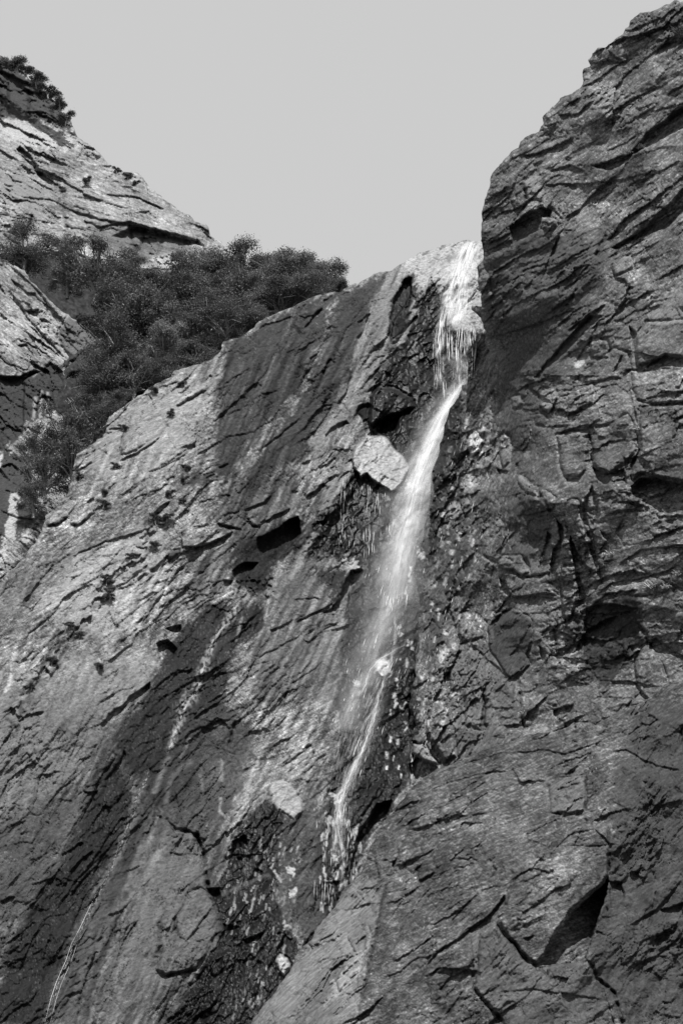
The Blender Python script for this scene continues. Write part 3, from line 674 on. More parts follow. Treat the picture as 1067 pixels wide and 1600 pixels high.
# -- cracks
for p, w, d in ((K7((550, 630), (600, 650), (640, 690), (710, 700), (735, 760), (745, 850), (760, 920), (790, 970)), 2.4, 8), (K7((150, 1200), (200, 1160), (270, 1135), (330, 1110), (390, 1070)), 1.6, 4), (K7((840, 490), (950, 440), (1067, 400)), 1.8, 4), (K7((170, 1190), (240, 1140)), 1.5, 4),
                (Z2((730, 1250), (850, 1130), (900, 1050), (980, 900)), 1.6, 4), (Z2((600, 900), (800, 880), (930, 780)), 1.8, 5), (K5((380, 760), (470, 810)), 1.4, 3), (Z3((330, 540), (330, 600), (345, 640)), 1.6, 5), (Z3((540, 400), (540, 470)), 1.3, 3), (Z3((240, 150), (250, 220)), 1.3, 3),
                (Z3((500, 920), (400, 950), (330, 1020), (270, 1080)), 1.8, 5), (Z3((520, 1000), (640, 940)), 1.6, 5), (K7((850, 290), (830, 380), (835, 400)), 2, 5), (Z4((180, 1580), (200, 1500)), 1.6, 4), (Z4((60, 850), (80, 1000), (50, 1090)), 2, 4),
                (Z5((80, 1020), (60, 1200), (20, 1310)), 4, 6), (Z5((150, 1000), (160, 1080), (200, 1110)), 3, 5), (Z5((100, 1340), (180, 1310), (290, 1300)), 2, 6), (Z5((120, 650), (200, 660), (290, 660)), 1.6, 5)):
    mw.crack(p, w, d)
# mineral streaks down the lower slab
for p, w, v, a in ((K7((560, 700), (515, 760), (480, 850), (455, 920)), 5, .32, .85), (K7((600, 740), (545, 820), (495, 920), (400, 1000), (330, 1130), (280, 1250), (250, 1392)), 5, .27, .8), (K7((400, 960), (330, 1090), (290, 1220)), 5, .2, .7), (K7((620, 420), (585, 480), (560, 560)), 4, .34, .85),
                   (K7((700, 430), (620, 500), (600, 600)), 3.5, .28, .75), (K7((690, 350), (650, 430)), 2, .3, .7), (K7((380, 1050), (330, 1200), (290, 1392)), 4, .2, .7), (Z3((720, 1050), (690, 1150), (680, 1220)), 2.2, .25, .7), (Z3((870, 880), (880, 980), (850, 1080)), 1.6, .34, .7),
                   (Z4((380, 520), (300, 640), (240, 780), (210, 830)), 3.5, .30, .75), (Z4((80, 940), (65, 1060)), 1.4, .4, .7), (K7((50, 110), (30, 180)), 2.5, .42, .8), (K7((40, 80), (45, 130)), 1.5, .42, .7), (Z2((80, 1400), (60, 1480), (30, 1530)), 2, .5, .8),
                   (Z5((410, 330), (400, 420), (440, 450)), 2, .3, .6), (Z5((420, 130), (410, 260)), 2.4, .26, .6), (Z5((300, 210), (310, 330)), 2.5, .22, .5), (Z5((640, 540), (630, 640)), 1.5, .3, .7), (Z5((410, 890), (520, 830), (690, 765)), 3.0, .13, .8),
                   (Z5((600, 890), (575, 980)), 1.4, .4, .8), (Z5((700, 740), (750, 820)), 1.6, .42, .8), (Z1((990, 350), (960, 420), (1000, 410)), 2, .4, .7), (K2((400, 440), (370, 540), (310, 660)), 2.6, .27, .8), (K2((190, 390), (180, 480), (130, 600), (100, 720)), 2.2, .3, .6)):
    mw.streak(p, w, v, a)
mw.tone(Z4((560, 740), (580, 750), (600, 640), (575, 640)), .2, 1.5, .6)
mw.tone(K7((560, 430), (690, 380), (720, 480), (640, 660), (560, 760), (520, 900), (420, 1080), (330, 1392), (60, 1392), (190, 1200), (330, 960), (430, 760), (500, 560)), .062, 9, .6, wet=.3)
for i, (dx, v, w_) in enumerate(((-26, .13, 4), (14, .2, 3), (34, .26, 4.5), (52, .17, 4), (72, .21, 5), (95, .13, 4), (120, .15, 4))):
    mw.streak([(x + dx * (.35 + (y - 1150) / 700), y + 8) for x, y in K7((560, 560), (500, 700), (455, 830), (395, 970), (330, 1110), (275, 1260), (240, 1420))], w_, v, .6, grain=.7)
RP = Z3((700, 940), (660, 1020), (640, 1050), (600, 1110), (560, 1170), (530, 1230), (490, 1310), (460, 1420), (430, 1500), (400, 1570)) + K7((690, 195), (660, 260), (645, 320), (625, 370), (600, 420))
RQ = K7((545, 470), (525, 520), (500, 560), (480, 640), (450, 720), (420, 790), (400, 840), (365, 910), (330, 980), (300, 1045), (270, 1100), (250, 1160), (215, 1240), (195, 1300), (180, 1360), (165, 1420))
mw.streak(RP, 9, .30, .85, grain=1.3, widths=[7, 9, 5, 6, 9, 8, 9, 8, 6, 3])
mw.streak(RQ, 6, .20, .8, grain=1.0, widths=[4, 7, 7, 5, 5, 6, 6, 7, 7])
mw.streak(RQ, 2.4, .04, .8, grain=1.2)
# -- pieces that can be picked out
mw.block(Z3((340, 620), (325, 540), (420, 500), (540, 490), (640, 510), (610, 560), (500, 590), (420, 620), (360, 625)), 5, 3, (0, 0.04), 2, label=True)
mw.block(Z3((560, 470), (600, 430), (720, 395), (740, 450), (710, 510), (640, 500)), 3, 2.5, (0, 0.05), 2.5)
mw.block(Z3((745, 440), (770, 385), (850, 350), (880, 370), (860, 460), (820, 490), (780, 480)), 4, 3, (0, 0.04), 2.5)
mw.block(Z2((290, 480), (330, 400), (440, 330), (500, 330), (430, 420), (350, 475)), 4, 3, (0, 0.05), 2)
mw.block(Z2((440, 470), (450, 410), (520, 350), (600, 330), (600, 380), (540, 450), (490, 480)), 4, 3, (0, 0.05), 2)
mw.block(Z2((465, 130), (490, 70), (585, 20), (580, 90), (520, 130), (470, 150)), 4, 3, (0, 0.05), 2.5)
mw.block(Z2((485, 75), (500, 20), (560, -10), (590, 10), (570, 40)), 3, 3, (0, 0.05), 2.5)
mw.block(Z1((265, 450), (270, 385), (380, 330), (500, 312), (425, 360), (420, 400), (350, 450), (290, 465)), 4, 3, (0, 0.05), 2.5)
mw.block(K5((480, 790), (490, 700), (560, 665), (640, 640), (660, 690), (600, 730), (545, 770)), 3.5, 3, (0, 0.04), 2)
mw.block(K5((700, 590), (730, 545), (830, 480), (870, 480), (825, 525), (760, 560)), 3.5, 3, (0, 0.05), 2)
mw.block(Z3((255, 700), (250, 650), (330, 640), (320, 670), (280, 700)), 4, 2, (0, .1), 3, tone=.11)
mw.block(K2((100, 1225), (92, 1185), (110, 1130), (165, 1065), (250, 1072), (275, 1090), (310, 1145), (350, 1180), (376, 1222), (350, 1285), (290, 1352), (245, 1318), (200, 1290), (160, 1258), (130, 1275)), 13, 2, (0.02, 0.10), .6, flat=.55, label='pale sunlit boulder wedged left of the white water', tone=0.44)
mw.block(K2((185, 1040), (170, 1000), (180, 880), (215, 830), (300, 835), (385, 880), (400, 930), (330, 960), (255, 985), (215, 1010)), 13, 6, (0, .05), 4, label='dark dripping block with a pale rim above the boulder', tone=0.045)
mw.block(Z1((635, 1060), (640, 1030), (680, 1005), (715, 1030), (715, 1090), (670, 1115)), 5, 4, (0, .05), 2, tone=0.045)
mw.block(Z5((680, 300), (700, 255), (760, 250), (830, 300), (870, 390), (860, 430), (820, 470), (770, 440), (720, 400)), 4, 4, (0, .04), .5, flat=.4, label='pale rounded boulder set in the dark wet wall', tone=0.36)
mw.block(Z5((715, 1250), (740, 1215), (780, 1240), (800, 1285), (765, 1340), (730, 1300)), 6, 4, (0, .04), 3, label='small pale stone near the foot of the wall', tone=0.48)
mw.block(K6((578, 760), (588, 705), (638, 702), (646, 760), (612, 797)), 7, 3, (0, .05), 2, label='white wet stone in the middle of the stream', tone=0.66)
mw.block(Z5((160, 1080), (170, 1020), (230, 880), (300, 850), (350, 880), (400, 990), (385, 1090), (330, 1220), (280, 1290), (100, 1335), (50, 1300), (90, 1150)), 5, 6, (0.02, .02), 2.5)
# tones of boulder vary a little
bb = sm(fbm(X / 9, Y / 1.9, 3, 95), .16, .4) * (mw.Tn > .4)
mw.Tn *= 1 - 0.45 * bb
mw.R -= 0.5 * bb
# gully between the wall and the right hand cliff
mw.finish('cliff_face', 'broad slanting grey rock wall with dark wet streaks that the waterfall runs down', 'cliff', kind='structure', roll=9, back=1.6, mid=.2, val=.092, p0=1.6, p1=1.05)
# ================================================================== right hand cliff
RC = K3((1200, -30), (1067, 5), (960, 30), (880, 60), (820, 95), (805, 130), (750, 185), (700, 235), (640, 250), (615, 275), (625, 310), (585, 345), (570, 400), (545, 430), (470, 470), (430, 510), (385, 570), (390, 600), (370, 640), (290, 680), (220, 760), (160, 840), (125, 930), (105, 1010), (98, 1110), (100, 1260), (80, 1290), (85, 1400), (95, 1465), (45, 1470), (45, 1490), (100, 1520), (125, 1600)) \
    + K2((740, 600), (772, 650), (735, 720), (690, 780), (640, 835), (600, 900), (555, 1000), (530, 1080), (505, 1170), (480, 1290), (480, 1400), (450, 1500)) + [(650, 880), (655, 960), (650, 1020), (640, 1080), (645, 1130), (640, 1190), (640, 1300), (700, 1320), (1150, 1320)]
rc = Rock(630, 1137, -60, 1320, [(1200, -90), (1200, 0)][:0] + RC + [(1200, 1320)],
     [(1130, -40, 82), (1067, 5, 82), (920, 90, 85.5), (850, 190, 86.3), (780, 260, 87.5), (755, 330, 86.3), (752, 430, 86.3), (770, 540, 86), (735, 600, 88), (700, 680, 87.5), (680, 760, 86), (655, 860, 84), (655, 960, 81.3), (645, 1080, 76), (645, 1180, 73.5),
      (820, 400, 83.2), (950, 300, 81.5), (1067, 250, 79), (1067, 500, 73), (950, 550, 76), (850, 600, 80), (780, 700, 84), (900, 750, 70.5), (1067, 750, 66), (1000, 900, 66.5), (870, 900, 71.5), (760, 900, 78), (700, 950, 79.5), (720, 1080, 73.5), (800, 1080, 71), (900, 1080, 66), (1067, 1080, 61), (1130, 1300, 55), (900, 1250, 62), (700, 1180, 70.5), (700, 1250, 69.5), (1130, 500, 69)],
     lean=(0.011, 1080), tone=0.165, warp=3.0, seed=201)
X, Y = rc.X, rc.Y
mid = sm(Y + 30 * fbm(X / 90, Y / 90, 2, 205) + (X - 900) * 0.1, 470, 600)
lft = sm(900 - X + 40 * fbm(X / 70, Y / 70, 2, 206) - (Y - 520) * .1, 0, 120) * mid
r1 = relief(rc, 33, big=11, mid=4.2, small=1.7, tiny=0.9, cell=62, aniso=3.2, seed=210)
r2 = relief(rc, 12, big=13, mid=5.0, small=1.8, tiny=0.8, cell=60, aniso=1.5, seed=220)
r3 = relief(rc, 62, big=11, mid=4.5, small=2.0, tiny=1.0, cell=48, aniso=2.2, seed=230)
rc.R += r1 * (1 - mid) + (r2 * (1 - lft) + r3 * lft) * mid
rc.Tn *= grain(rc, 33, 240, 0.85) * (1 - mid) + grain(rc, 20, 244, 0.8) * mid * (1 - lft) + grain(rc, 66, 247, 0.9) * mid * lft
del r1, r2, r3
rc.tone(K3((100, 1100), (240, 1060), (430, 1120), (700, 1080), (720, 1250), (560, 1600), (130, 1600), (90, 1300)), 0.105, 14, 0.8)
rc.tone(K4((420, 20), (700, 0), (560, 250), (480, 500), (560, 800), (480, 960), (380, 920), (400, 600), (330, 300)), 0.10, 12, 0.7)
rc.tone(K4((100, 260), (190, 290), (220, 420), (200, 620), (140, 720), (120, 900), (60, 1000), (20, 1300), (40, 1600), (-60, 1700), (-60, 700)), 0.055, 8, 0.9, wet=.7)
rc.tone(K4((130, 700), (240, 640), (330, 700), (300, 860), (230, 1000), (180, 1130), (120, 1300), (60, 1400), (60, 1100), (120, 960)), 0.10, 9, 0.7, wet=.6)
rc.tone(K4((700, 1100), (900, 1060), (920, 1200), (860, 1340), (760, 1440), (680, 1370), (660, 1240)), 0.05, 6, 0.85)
rc.tone(K4((150, 1250), (300, 1250), (420, 1400), (420, 1700), (100, 1700)), 0.15, 10, 0.7)
rc.tone(K4((1067, 560), (860, 540), (720, 470), (720, 640), (1067, 640)), 0.11, 9, 0.6)
rc.tone(K3((900, 60), (1100, 40), (1100, 220), (980, 280)), 0.10, 6, .6)
for p, v in ((K4((222, 490), (235, 450), (262, 436), (288, 470), (280, 510), (235, 535)), .52), (K4((215, 620), (250, 590), (270, 640), (240, 690), (215, 660)), .36), (K4((150, 750), (175, 705), (205, 720), (180, 790), (150, 780)), .36), (K4((30, 895), (60, 900), (58, 940), (35, 930)), .6),
             (K4((300, 320), (325, 300), (340, 330), (315, 380), (300, 350)), .35), (K4((255, 430), (300, 425), (310, 440), (260, 442)), .5), (K4((265, 550), (300, 560), (285, 590), (262, 575)), .33), (K4((390, 300), (430, 290), (445, 330), (400, 345)), .22), (K4((340, 450), (370, 440), (395, 480), (395, 560), (360, 580), (345, 520)), .25),
             (K4((505, 285), (560, 270), (575, 300), (545, 360), (510, 330)), .25), (K4((415, 600), (450, 620), (500, 660), (495, 690), (430, 655)), .24), (K4((640, 160), (680, 150), (670, 190), (640, 185)), .5), (K4((435, 505), (465, 515), (460, 540), (440, 530)), .26), (K3((335, 830), (385, 800), (390, 960), (330, 950), (300, 880)), .27),
             (K3((900, 1420), (1067, 1400), (1067, 1560), (920, 1560)), .24), (K3((720, 1290), (790, 1230), (820, 1290), (760, 1310)), .24), (K4((420, 1250), (440, 1250), (435, 1300)), .3), (K4((110, 1310), (130, 1260), (145, 1290), (120, 1340)), .55), (K4((45, 1390), (60, 1410), (40, 1440)), .55), (K4((200, 1100), (225, 1105), (215, 1150)), .2), (K4((270, 60), (290, 100), (275, 120), (262, 90)), .5), (K4((330, 245), (335, 290), (305, 310)), .10)):
    rc.tone(p, v, 1.8, .9, rough=.5)
rc.Tn *= 1 - .45 * rc.W
spk = sm(perlin(X / 2.6, Y / 4.6, 271) + 0.6 * fbm(X / 22, Y / 45, 3, 272), 0.40, 0.6) * rc.W
rc.Tn = rc.Tn * (1 - .6 * spk) + .34 * .6 * spk
rc.R += rc.W * (1.2 * perlin(X / 3.4, Y / 6.5, 273) + 3.5 * facets(rc.wx, rc.wy, 10, 2.2, 68, 274, tilt=1.6)[0] + 8 * plnoise(X / 20, Y / 44, 275))
rng = np.random.RandomState(5)
for x, y in np.c_[rng.uniform(650, 790, 230), rng.uniform(640, 1180, 230)]:
    cx = 742 - (y - 640) * 0.13
    if abs(x - cx) > 34: continue
    L = rng.uniform(2, 9)
    rc.streak([(x, y), (x - L * .2, y + L), (x - L * .4, y + 1.6 * L)], rng.uniform(0.9, 3.0) ** 1.1, rng.uniform(.2, .55), 0.9)
sp2 = sm(fbm(X / 4, Y / 4, 2, 281), .28, .5) * sm(fbm(X / 60, Y / 60, 2, 282), -.05, .3)
rc.Tn = rc.Tn * (1 + .9 * sp2)
veins(rc, 33, 680, 1 - mid)
veins(rc, 15, 700, mid * .8)
# big shapes
rc.bulge(980, 160, 200, 50, 33, 14); rc.bulge(1010, 350, 180, 40, 33, 10); rc.bulge(830, 330, 70, 60, 0, 3)
rc.bulge(1010, 620, 70, 60, 0, 9); rc.bulge(1030, 700, 60, 40, 0, 14)
# overhangs
for p, d in ((K3((1200, 450), (1067, 512), (1010, 545), (960, 590), (880, 650), (850, 692), (800, 742), (660, 790), (630, 800), (700, 826), (770, 800), (830, 745), (940, 692), (1067, 620), (1200, 560)), 20), (K3((1200, 800), (1067, 900), (1000, 980), (940, 1030), (860, 1110), (720, 1190), (740, 1202), (870, 1140), (1000, 1090), (1067, 1030), (1200, 950)), 22),
             (K3((385, 992), (330, 1012), (290, 1045), (230, 1092), (245, 1150), (245, 1200), (300, 1150), (370, 1112), (390, 1042), (430, 1042), (435, 1010)), 20), (K3((480, 1110), (440, 1200), (400, 1280), (385, 1330), (420, 1290), (460, 1210)), 9), (K3((385, 570), (400, 550), (430, 580), (425, 620), (395, 610)), 7), (K3((870, 155), (910, 160), (940, 185), (920, 195)), 7),
             (K4((700, -20), (600, 90), (550, 145), (490, 222), (505, 232), (575, 160), (655, 85), (760, -20)), 12), (K4((862, 648), (900, 618), (960, 615), (1067, 640), (1200, 640), (1200, 770), (1067, 752), (980, 760), (900, 705), (865, 685)), 28), (K4((708, 570), (760, 600), (840, 582), (850, 640), (800, 648), (750, 645), (725, 615)), 15),
             (K4((915, 182), (950, 155), (1000, 140), (1067, 150), (1200, 150), (1200, 200), (1067, 190), (1000, 185), (930, 196)), 13), (K4((850, 20), (880, 45), (878, 130), (862, 122)), 10), (K4((610, 616), (665, 618), (660, 642), (612, 642)), 10), (K4((570, 780), (585, 860), (560, 900), (545, 960), (548, 1052), (580, 1055), (578, 985), (605, 850), (600, 800)), 18),
             (K4((625, 830), (655, 900), (690, 960), (730, 1000), (700, 985), (665, 1000), (690, 1080), (680, 1110), (650, 1130), (655, 1040), (640, 960)), 18), (K4((535, 820), (520, 900), (500, 970), (520, 980), (550, 900), (560, 840)), 12), (K4((715, 640), (740, 760), (720, 850), (740, 1000), (720, 960), (690, 860), (670, 720)), 8),
             (K4((690, 1125), (740, 1105), (800, 1110), (890, 1128), (880, 1160), (900, 1200), (870, 1330), (830, 1340), (760, 1440), (720, 1400), (690, 1370), (670, 1250)), 11), (K4((370, 930), (395, 925), (405, 945), (385, 945)), 7), (K4((760, 770), (800, 745), (880, 738), (915, 748), (860, 752), (800, 765)), 8), (K4((790, 715), (860, 705), (915, 722), (930, 740), (850, 720)), 7),
             (K4((350, 1000), (390, 1050), (385, 1080), (350, 1060)), 9), (K4((310, 1190), (370, 1130), (400, 1130), (340, 1200), (330, 1260)), 9), (K4((500, 1270), (530, 1290), (535, 1370), (510, 1330)), 8), (K4((420, 560), (440, 590), (410, 600)), 5), (K4((340, 580), (385, 590), (370, 640), (345, 620)), 10), (K4((140, 720), (190, 640), (200, 650), (160, 740), (80, 790)), 8),
             (K4((930, 1270), (1010, 1350), (1067, 1370), (1067, 1310), (960, 1240)), 9), (K4((600, 1170), (640, 1140), (640, 1160), (610, 1190)), 8), (K4((1040, 1220), (1067, 1210), (1067, 1260), (1040, 1250)), 10), (K4((740, 820), (790, 850), (800, 880), (750, 850)), 7), (K4((560, 1520), (640, 1500), (620, 1560), (570, 1590)), 10),
             (K6((738, 1112), (800, 1150), (858, 1180), (780, 1240), (732, 1225)), 16), (K6((735, 1060), (760, 1060), (870, 1160), (855, 1175), (800, 1085), (748, 1075)), 10), (K4((130, 1380), (165, 1370), (160, 1450), (130, 1440)), 12), (K3((960, 1050), (930, 1080), (1067, 1000)), 5)):
    rc.recess(p, d)
for p, h, w in ((K3((1200, 340), (1067, 400), (1010, 435), (980, 465)), 6, 6), (K3((640, 478), (590, 510), (562, 545), (500, 548), (455, 545)), 6, 7), (K3((280, 745), (380, 735), (480, 692), (550, 650)), 7, 7), (K3((480, 1055), (560, 1010), (640, 930), (760, 830)), 6, 9), (K3((430, 990), (455, 1020), (490, 1052)), 5, 6),
                (K3((220, 770), (330, 720), (470, 640)), 3, 7), (K3((410, 820), (520, 795), (600, 820)), 4, 7), (K3((390, 890), (480, 880), (570, 890)), 4, 6), (K3((720, 1300), (745, 1335), (780, 1340), (800, 1375), (785, 1440), (740, 1500)), 7, 7), (K3((850, 880), (960, 820), (1067, 760)), 4, 7), (K3((750, 185), (830, 180), (880, 155), (960, 130), (1067, 110)), 5, 8),
                (K3((620, 310), (700, 290), (760, 300), (800, 290)), 4, 6), (K3((700, 235), (740, 270), (790, 300)), 4, 5), (K3((720, 1060), (800, 980), (870, 930)), 3, 6), (K3((120, 1500), (200, 1440), (210, 1540)), 5, 6), (K3((500, 1600), (600, 1520), (700, 1450)), 8, 8), (K3((880, 1590), (900, 1500), (910, 1420)), 5, 8), (K3((690, 730), (780, 690), (860, 640)), 3, 5),
                (K4((800, 960), (900, 900), (1067, 880), (1200, 860)), 5, 7), (K4((720, 1080), (780, 1030), (880, 1010), (1000, 980), (1067, 930)), 7, 6), (K4((700, 1120), (760, 1070), (860, 1060), (900, 1050)), 7, 6), (K4((690, 1140), (780, 1150), (880, 1130)), 6, 6), (K4((420, 980), (450, 1000), (500, 998), (540, 990)), 8, 5), (K4((400, 1090), (500, 1080), (575, 1090)), 8, 6),
                (K4((610, 370), (660, 350), (715, 330), (760, 280)), 6, 7), (K4((575, 440), (640, 425), (700, 430)), 4, 5), (K4((700, 440), (715, 500), (690, 590)), 7, 8), (K4((850, 230), (870, 300), (890, 400), (890, 500), (850, 600)), 7, 9), (K4((900, 480), (880, 530), (860, 560)), 5, 6), (K4((505, 330), (540, 365), (575, 300)), 5, 5), (K4((640, 260), (720, 245), (780, 230)), 4, 6),
                (K4((660, 650), (665, 700), (720, 850), (740, 1010)), 6, 7), (K4((630, 750), (690, 870), (720, 880)), 5, 6), (K4((820, 1530), (900, 1450), (1000, 1540)), 5, 7), (K4((450, 920), (480, 980)), 5, 5), (K4((230, 1250), (300, 1320), (380, 1390)), 5, 8), (K4((200, 1480), (280, 1430), (300, 1500)), 6, 8), (K4((150, 1110), (190, 1230), (230, 1250)), 4, 8)):
    rc.ledge(p, h, w)
for p, w, d in ((K4((710, 880), (740, 960), (750, 1040)), 1.8, 5), (K4((890, 1190), (920, 1230), (940, 1300)), 3, 7), (K4((650, 1140), (660, 1250), (655, 1310)), 3, 8), (K4((740, 0), (700, 90), (640, 180)), 2, 6), (K4((480, 650), (560, 760), (600, 830)), 2.5, 6), (K4((260, 900), (330, 950), (310, 1050)), 2, 5), (K4((420, 1390), (440, 1600)), 2.4, 6), (K4((290, 1430), (290, 1600)), 2.4, 6),
                (K4((560, 1200), (575, 1300)), 1.5, 4), (K4((300, 740), (240, 800), (160, 900)), 2, 5), (K3((380, 960), (375, 1000)), 2, 5), (K3((290, 880), (320, 960)), 2.5, 6), (K3((560, 1380), (500, 1480)), 2, 6), (K3((700, 1120), (640, 1240)), 2, 6), (K4((880, 960), (1067, 1060)), 1.5, 3)):
    rc.crack(p, w, d)
# pieces of the broken centre, each its own part
B = rc.block
B(K4((505, 290), (530, 268), (565, 268), (577, 300), (565, 335), (545, 365), (520, 350), (508, 330)), 7, 4, (0, .08), 3)
B(K4((490, 370), (520, 368), (540, 395), (525, 415), (490, 405)), 5, 4, (0, .08), 3)
B(K4((703, 90), (735, 72), (768, 80), (780, 110), (775, 145), (710, 145)), 6, 4, (0, .06), 3)
B(K4((655, 200), (700, 190), (740, 150), (800, 110), (855, 130), (860, 190), (820, 230), (740, 240), (660, 245)), 5, 5, (0, .06), 3)
B(K4((613, 345), (620, 300), (645, 262), (718, 250), (722, 280), (712, 325), (660, 348), (618, 372)), 9, 4, (0, .06), 4)
B(K4((572, 450), (640, 432), (700, 440), (698, 500), (685, 585), (660, 612), (606, 612), (585, 560)), 10, 5, (0, .05), 4)
B(K4((712, 560), (705, 480), (730, 425), (800, 400), (850, 370), (880, 430), (885, 500), (850, 560), (780, 600), (730, 585)), 10, 6, (0, .05), 4)
B(K4((862, 200), (920, 198), (1067, 195), (1200, 195), (1200, 330), (1067, 325), (950, 330), (890, 310), (865, 250)), 6, 5, (0, .05), 4)
B(K4((895, 340), (1067, 335), (1200, 335), (1200, 640), (1067, 632), (960, 612), (900, 600), (870, 625), (862, 600), (895, 500)), 11, 5, (0, .05), 4)
B(K4((880, 130), (885, 60), (920, 10), (1067, 0), (1200, 0), (1200, 145), (1067, 148), (1000, 138), (930, 165), (885, 190)), 8, 5, (0, .05), 4)
B(K4((610, 760), (620, 710), (655, 700), (680, 800), (705, 870), (675, 880), (640, 850)), 6, 3, (0, .03), 3)
B(K4((665, 880), (705, 878), (712, 940), (700, 985), (675, 960)), 6, 3, (0, .03), 3)
B(K4((590, 965), (635, 960), (655, 1050), (640, 1130), (612, 1185), (598, 1150), (588, 1050)), 11, 3, (0.05, 0), 3, label='slender upright rock fin standing in the dark cleft')
B(K4((595, 870), (605, 780), (622, 840), (640, 955), (592, 958)), 7, 3, (0.05, 0), 3)
B(K4((343, 960), (360, 925), (430, 918), (470, 980), (440, 995), (400, 975), (365, 975)), 7, 3, (0, .05), 3)
B(K4((368, 985), (400, 985), (440, 1005), (540, 995), (548, 1050), (575, 1075), (500, 1075), (400, 1085), (370, 1050)), 7, 3, (0, .05), 3)
B(K4((345, 465), (365, 442), (388, 458), (396, 490), (392, 555), (362, 580), (350, 540)), 6, 4, (0, .05), 3)
B(K4((395, 310), (425, 292), (445, 320), (425, 345), (400, 345)), 4, 4, (0, .05), 2)
B(K4((415, 605), (450, 618), (500, 655), (500, 690), (450, 672), (420, 640)), 6, 4, (0, .08), 3)
B(K4((505, 700), (530, 670), (560, 690), (562, 730), (530, 745), (508, 730)), 5, 5, (0, .05), 3)
B(K4((222, 490), (235, 450), (262, 436), (288, 470), (280, 510), (235, 535)), 6, 4, (0, .06), 2, label='pale round cobble embedded beside the falls')
B(K4((870, 1350), (900, 1280), (930, 1262), (990, 1350), (1010, 1440), (960, 1500), (905, 1470), (885, 1420)), 8, 4, (0, .03), 4)
B(K4((1015, 1460), (1030, 1390), (1067, 1370), (1090, 1400), (1067, 1500), (1025, 1510)), 6, 4, (0, .03), 4)
B(K4((185, 1190), (205, 1140), (260, 1145), (300, 1180), (280, 1240), (200, 1262)), 6, 5, (0, .05), 3)
B(K4((305, 1195), (330, 1150), (405, 1128), (470, 1165), (478, 1250), (455, 1300), (470, 1350), (400, 1405), (378, 1385), (312, 1285)), 6, 2, (0.06, .0), 2, tone=0.10)
B(K4((575, 1090), (590, 1190), (640, 1170), (645, 1260), (600, 1310), (575, 1290)), 5, 3, (0, .03), 3)
B(K3((240, 1090), (300, 1010), (340, 960), (385, 970), (388, 1010), (300, 1060)), 8, 5, (0, .06), 3)
B(K3((390, 1100), (400, 1045), (450, 1050), (465, 1080), (430, 1110)), 6, 4, (0, .06), 3)
B(K3((80, 1290), (100, 1262), (130, 1330), (150, 1420), (100, 1465), (86, 1400)), 5, 4, (0, .06), 2)
B(K3((740, 1440), (760, 1390), (800, 1375), (800, 1430), (750, 1500), (730, 1480)), 6, 4, (0, .06), 3)
B(K3((720, 1300), (740, 1250), (810, 1225), (830, 1280), (780, 1310), (740, 1325)), 6, 4, (0, .06), 3)
B(K4((140, 1060), (160, 960), (200, 950), (215, 990), (185, 1070), (150, 1100)), 5, 5, (0, .06), 2)
B(K6((742, 1112), (748, 1072), (800, 1080), (862, 1168), (800, 1152)), 8, 3, (0, .05), 2, label='pale chockstone under the arch where the cliff meets the buttress', tone=.30)
B(K6((815, 880), (880, 890), (925, 1040), (935, 1130), (885, 1165), (835, 1090), (795, 1020)), 12, 7, (.03, .02), 3)
B(K4((215, 1440), (270, 1430), (290, 1520), (280, 1600), (215, 1580)), 5, 5, (0, .05), 3)
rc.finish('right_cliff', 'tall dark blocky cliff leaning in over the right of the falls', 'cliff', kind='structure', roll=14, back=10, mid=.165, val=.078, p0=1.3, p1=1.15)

# ================================================================== near buttress, lower right
DO = K8((-60, 900), (15, 777), (50, 730), (110, 650), (170, 560), (230, 480), (262, 440), (290, 400), (310, 350), (350, 280), (375, 238), (400, 205), (440, 178), (500, 148), (560, 118), (640, 85), (700, 75), (760, 68), (800, 45), (850, 50), (900, 20), (960, 0)) + [(1040, 1070), (1200, 1060), (1200, 1800), (380, 1800)]
nb = Rock(340, 1137, 1040, 1670, DO, [(400, 1600, 57), (480, 1500, 59), (560, 1400, 62), (620, 1280, 65), (690, 1200, 67), (800, 1145, 66.5), (900, 1100, 64), (1067, 1070, 60), (1130, 1060, 58.5), (560, 1600, 51), (650, 1450, 54), (750, 1300, 56), (900, 1250, 56), (1067, 1250, 54.5), (1130, 1400, 51), (900, 1450, 50), (750, 1550, 49), (950, 1620, 48), (1067, 1600, 49), (1130, 1650, 48), (940, 1350, 53), (980, 1400, 53)],
     lean=(0.007, 1600), tone=0.17, warp=3.0, seed=301)
X, Y = nb.X, nb.Y
rgt = sm(X - 935 + 20 * fbm(X / 60, Y / 60, 2, 303) - 0.12 * (Y - 1400), -20, 40)
top = (1 - sm(Y + .35 * (X - 700) + 25 * fbm(X / 60, Y / 60, 2, 304), 1250, 1340)) * (1 - rgt)
q1 = relief(nb, 38, big=12, mid=4, small=1.5, tiny=0.8, cell=72, aniso=2.0, seed=310)
q2 = relief(nb, 22, big=11, mid=6, small=1.9, tiny=0.9, cell=44, aniso=2.6, seed=320)
q3 = relief(nb, 55, big=12, mid=4.0, small=1.9, tiny=0.9, cell=50, aniso=2.2, seed=330)
nb.R += q1 * (1 - top) * (1 - rgt) + q2 * top + q3 * rgt
nb.Tn *= grain(nb, 20, 340, .8)
nb.tone(K8((960, 0), (1100, 0), (1100, 777), (930, 777), (860, 690), (840, 620), (850, 560), (885, 420), (890, 340), (900, 200)), 0.115, 10, .8)
nb.tone(K8((0, 790), (110, 650), (230, 480), (300, 420), (330, 470), (300, 600), (270, 777)), 0.34, 7, .8)
nb.tone(K8((100, 800), (200, 640), (260, 600), (230, 777)), 0.22, 5, .8)
nb.tone(K8((220, 670), (290, 600), (285, 660), (200, 740)), 0.45, 3, .7)
